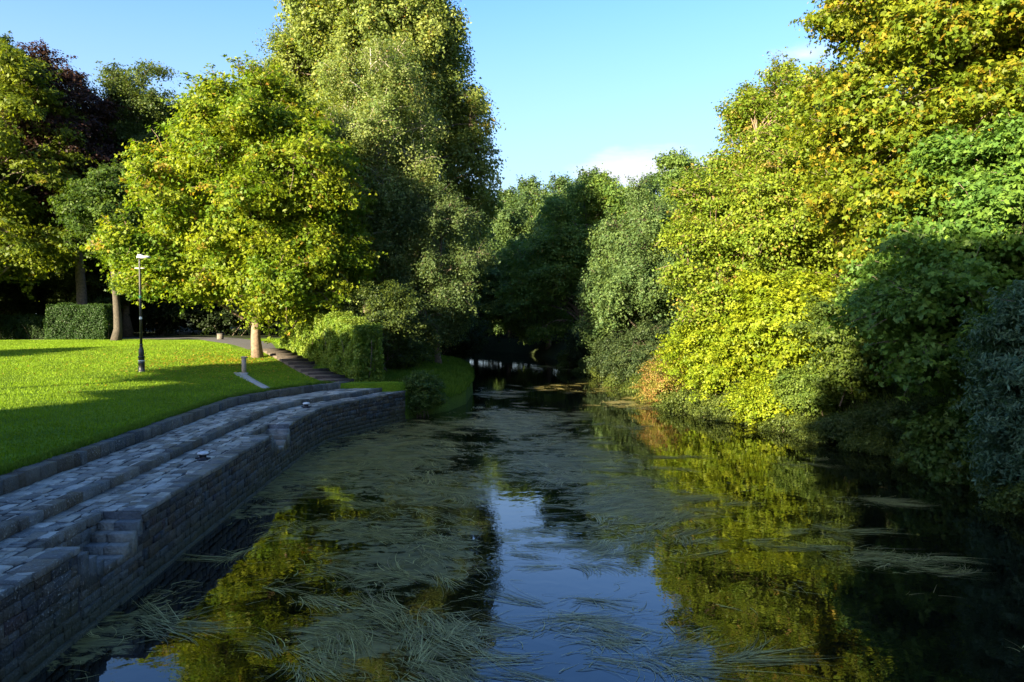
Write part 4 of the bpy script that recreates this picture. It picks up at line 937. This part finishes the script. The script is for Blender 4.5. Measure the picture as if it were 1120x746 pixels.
# ------------------------------------------------------------------ grass and water weed
def grass_on(name, n, xr, yr, keep, hgt, cols, wid=1.0, seed=1, near=True):
    x = rng.uniform(*xr, n)
    if near: y = yr[0] + (yr[1] - yr[0]) * rng.random(n) ** 1.5
    else: y = rng.uniform(*yr, n)
    k = keep(x, y); x, y = x[k], y[k]; n = len(x); z = land(x, y)
    patch = .5 + .5 * np.sin(x * 1.1 + 2 * np.sin(y * .7)) * np.sin(y * .9 + 1.3 * np.sin(x * .6))
    hh = hgt * rng.uniform(.5, 1.3, n) * (1 + .35 * patch)
    a = rng.random(n) * 6.283; wx, wy = np.cos(a) * .0095 * wid, np.sin(a) * .0095 * wid
    lx, ly = rng.normal(size=(2, n)) * hh * .35
    V = np.stack([np.stack([x - wx, y - wy, z - .005], -1), np.stack([x + wx, y + wy, z - .005], -1), np.stack([x + lx, y + ly, z + hh], -1)], 1).reshape(-1, 3)
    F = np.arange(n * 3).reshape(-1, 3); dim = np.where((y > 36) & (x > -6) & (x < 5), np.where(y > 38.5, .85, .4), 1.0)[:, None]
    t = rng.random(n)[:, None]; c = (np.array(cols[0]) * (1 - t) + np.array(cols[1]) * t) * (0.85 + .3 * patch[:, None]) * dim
    o = mesh_np(name, V, F, GRASS, cols=np.repeat(c, 3, 0)); return o
GRASS = mat_leaf("grass_blade", .35, .6, .15)
def on_lawn(x, y):
    k = (x < interp(y, KERB) - .36) | ((y > 35.8) & (x < interp(y, GLEFT) - .05))
    k &= x > -.66 * y - 2
    # not on the path, steps or gully
    c = kerb_dist(x, y) > .37
    d = (x - top.x) * nv.x + (y - top.y) * nv.y; s = (x - top.x) * dv.x + (y - top.y) * dv.y
    c &= ~((np.abs(d) < .8) & (s > -1) & (s < ln + .5))
    for a, b, w in ((path_pts[0], path_pts[1], 1.7), (path_pts[1], path_pts[2], 2.1), (path_pts[2], path_pts[3], 1.8)):
        ax, ay = a; bx, by = b; L2 = (bx - ax) ** 2 + (by - ay) ** 2; t = np.clip(((x - ax) * (bx - ax) + (y - ay) * (by - ay)) / L2, 0, 1)
        c &= np.hypot(x - ax - t * (bx - ax), y - ay - t * (by - ay)) > w
    ax, ay, bx, by = pp.x, pp.y, pe.x, pe.y; L2 = (bx - ax) ** 2 + (by - ay) ** 2; t = np.clip(((x - ax) * (bx - ax) + (y - ay) * (by - ay)) / L2, 0, 1)
    c &= np.hypot(x - ax - t * (bx - ax), y - ay - t * (by - ay)) > .26
    c &= y < 64
    return k & c
ln = (bot - top).length
g = grass_on("grass", 520000, (-44, -.5), (11, 64), on_lawn, .060, ((.08, .15, .007), (.17, .26, .010)), wid=1.6)
tag(g, "short bright green mown grass covering the lawn and the rounded bank", "grass", kind="stuff")
def on_mound(x, y): return (x < interp(y, GLEFT) + .05) & (x > -9) & (land(x, y) > .05) & (y > 36.3) & ((x > -5.2) | (y > 41))
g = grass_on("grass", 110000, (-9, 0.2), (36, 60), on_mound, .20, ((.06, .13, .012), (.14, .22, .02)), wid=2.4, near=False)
tag(g, "rougher darker grass on the rounded bank beyond the end of the quay", "grass", kind="stuff")
def by_kerb(x, y):
    d = kerb_dist(x, y); return (x < interp(y, KERB) - .3) & (d > .28) & (d < .62) & (y < 35) & (rng.random(len(x)) < .35 + .65 * np.sin(y * 3.1) ** 2)
g = grass_on("grass", 420000, (-10.2, -6.2), (11, 35), by_kerb, .13, ((.06, .12, .01), (.13, .20, .02)), wid=1.6)
tag(g, "longer uncut grass leaning over the back of the kerb", "grass", kind="stuff")
def on_right(x, y):
    r = x - interp(y, GRIGHT); return (r > .1) & (r < 5)
g = grass_on("grass", 60000, (9, 21), (12, 60), on_right, .34, ((.04, .075, .016), (.09, .13, .03)), wid=2.0)
tag(g, "long rough grass along the shaded right bank above the water", "grass", kind="stuff")

def litter():
    n = 2600; a = rng.random(n) * 6.283; r = np.abs(rng.normal(size=n)) * 6.5
    x = pm.x + np.cos(a) * r - 1; y = pm.y + np.sin(a) * r - 2; k = on_lawn(x, y); x, y = x[k], y[k]; n = len(x)
    P = np.stack([x, y, land(x, y) + .035], -1); t = rng.random(n)[:, None]
    c = np.array((.34, .20, .03)) * t + np.array((.22, .24, .03)) * (1 - t)
    V, Fa, cc = place_leaves(P, np.array([0, 0, 1.0]) + rng.normal(size=(n, 3)) * .3, rng.uniform(.07, .14, n), c, T_LB, F_LB)
    tag(mesh_np("fallen_leaves", V, Fa, LEAF, cols=cc), "scattered yellow fallen leaves on the lawn around the maple", "leaves", kind="stuff")
litter()
def weeds():
    n = 300000
    x = rng.uniform(-7, 17, n); y = 8 + 64 * rng.random(n) ** 1.7
    d = weed_density(x, y); fl = .5 + .5 * np.sin(x * .9 + 1.4 * np.sin(y * .45)) * np.sin(y * .55 + 1.1 * np.sin(x * .7))
    k = (rng.random(n) < d ** 1.3 * np.clip(-.1 + 1.15 * fl + .5 * np.sin(x * 2.3 + y) * np.sin(y * 1.9 - x), 0, 1)) & (x > interp(y, EDGE) + .25) & (x < interp(y, GRIGHT) - .4); k &= ~((y > 35.5) & (x < interp(y, GLEFT) + .3))
    x, y = x[k], y[k]; n = len(x)
    # two thirds of the strands are combed into tufts that share a root and a direction
    nt_ = n // 34; ti = rng.integers(0, n, nt_); tx, ty = x[ti], y[ti]
    tang = -.3 + .9 * np.sin(tx * .35 + .2 * ty) * np.cos(ty * .25 - .3 * tx) + rng.normal(size=nt_) * .35 + np.where(rng.random(nt_) < .3, math.pi, 0)
    tb = rng.normal(size=nt_) * .7; tl = rng.uniform(.5, 1.35, nt_)
    tt_ = rng.integers(0, nt_, n); inT = rng.random(n) < .68
    sp_ = rng.normal(size=(2, n)) * .10
    ca, sa = np.cos(tang[tt_]), np.sin(tang[tt_]); along = rng.uniform(-.1, .45, n); across = rng.normal(size=n) * .10
    x = np.where(inT, tx[tt_] + ca * along - sa * across, x); y = np.where(inT, ty[tt_] + sa * along + ca * across, y)
    ang = np.where(inT, tang[tt_] + rng.normal(size=n) * .14, -.25 + 1.0 * np.sin(x * .55 + .3 * y) * np.cos(y * .33 - .4 * x) + rng.normal(size=n) * .5)
    k = (x > interp(y, EDGE) + .25) & (x < interp(y, GRIGHT) - .4) & ~((y > 35.5) & (x < interp(y, GLEFT) + .3))
    x, y, ang, tt_, inT = x[k], y[k], ang[k], tt_[k], inT[k]; n = len(x)
    L_ = np.where(inT, tl[tt_] * rng.uniform(.5, 1.1, n), rng.uniform(.12, .55, n)); w = rng.uniform(.0025, .006, n) * (1 + y / 30)
    bend = np.where(inT, tb[tt_] + rng.normal(size=n) * .2, rng.normal(size=n) * .6); m = 6; t = np.linspace(0, 1, m)
    a = ang[:, None] + bend[:, None] * t[None] ; stp = L_[:, None] / (m - 1)
    cx = x[:, None] + np.cumsum(np.cos(a) * stp, 1); cyy = y[:, None] + np.cumsum(np.sin(a) * stp, 1)
    lift = rng.uniform(.004, .016, n)[:, None] + .02 * (rng.random(n)[:, None] ** 4) * np.sin(t * math.pi)
    ww = w[:, None] * (1 - t[None] ** 2 * .85)
    nx, ny = -np.sin(a) * ww, np.cos(a) * ww
    V = np.stack([np.stack([cx + nx, cyy + ny, lift + 0 * cx], -1), np.stack([cx - nx, cyy - ny, lift + 0 * cx], -1)], 2).reshape(-1, 3)
    b = (np.arange(n) * m * 2)[:, None] + np.arange(m - 1)[None] * 2
    F = np.stack([b, b + 1, b + 3, b + 2], -1).reshape(-1, 4)
    tt = rng.random(n)[:, None]; c = np.array((.10, .085, .016)) * (1 - tt ** 1.5) + np.array((.58, .50, .18)) * tt ** 1.5
    sp = rng.random(n) < .04; c[sp] = (.30, .22, .12)
    o = mesh_np("water_weed", V, F, mat_leaf("weed", .15, .35, .5), cols=np.repeat(c, m * 2, 0))
    tag(o, "long pale ribbons of river weed drifting in mats on the dark water", "water weed", kind="stuff")
weeds()
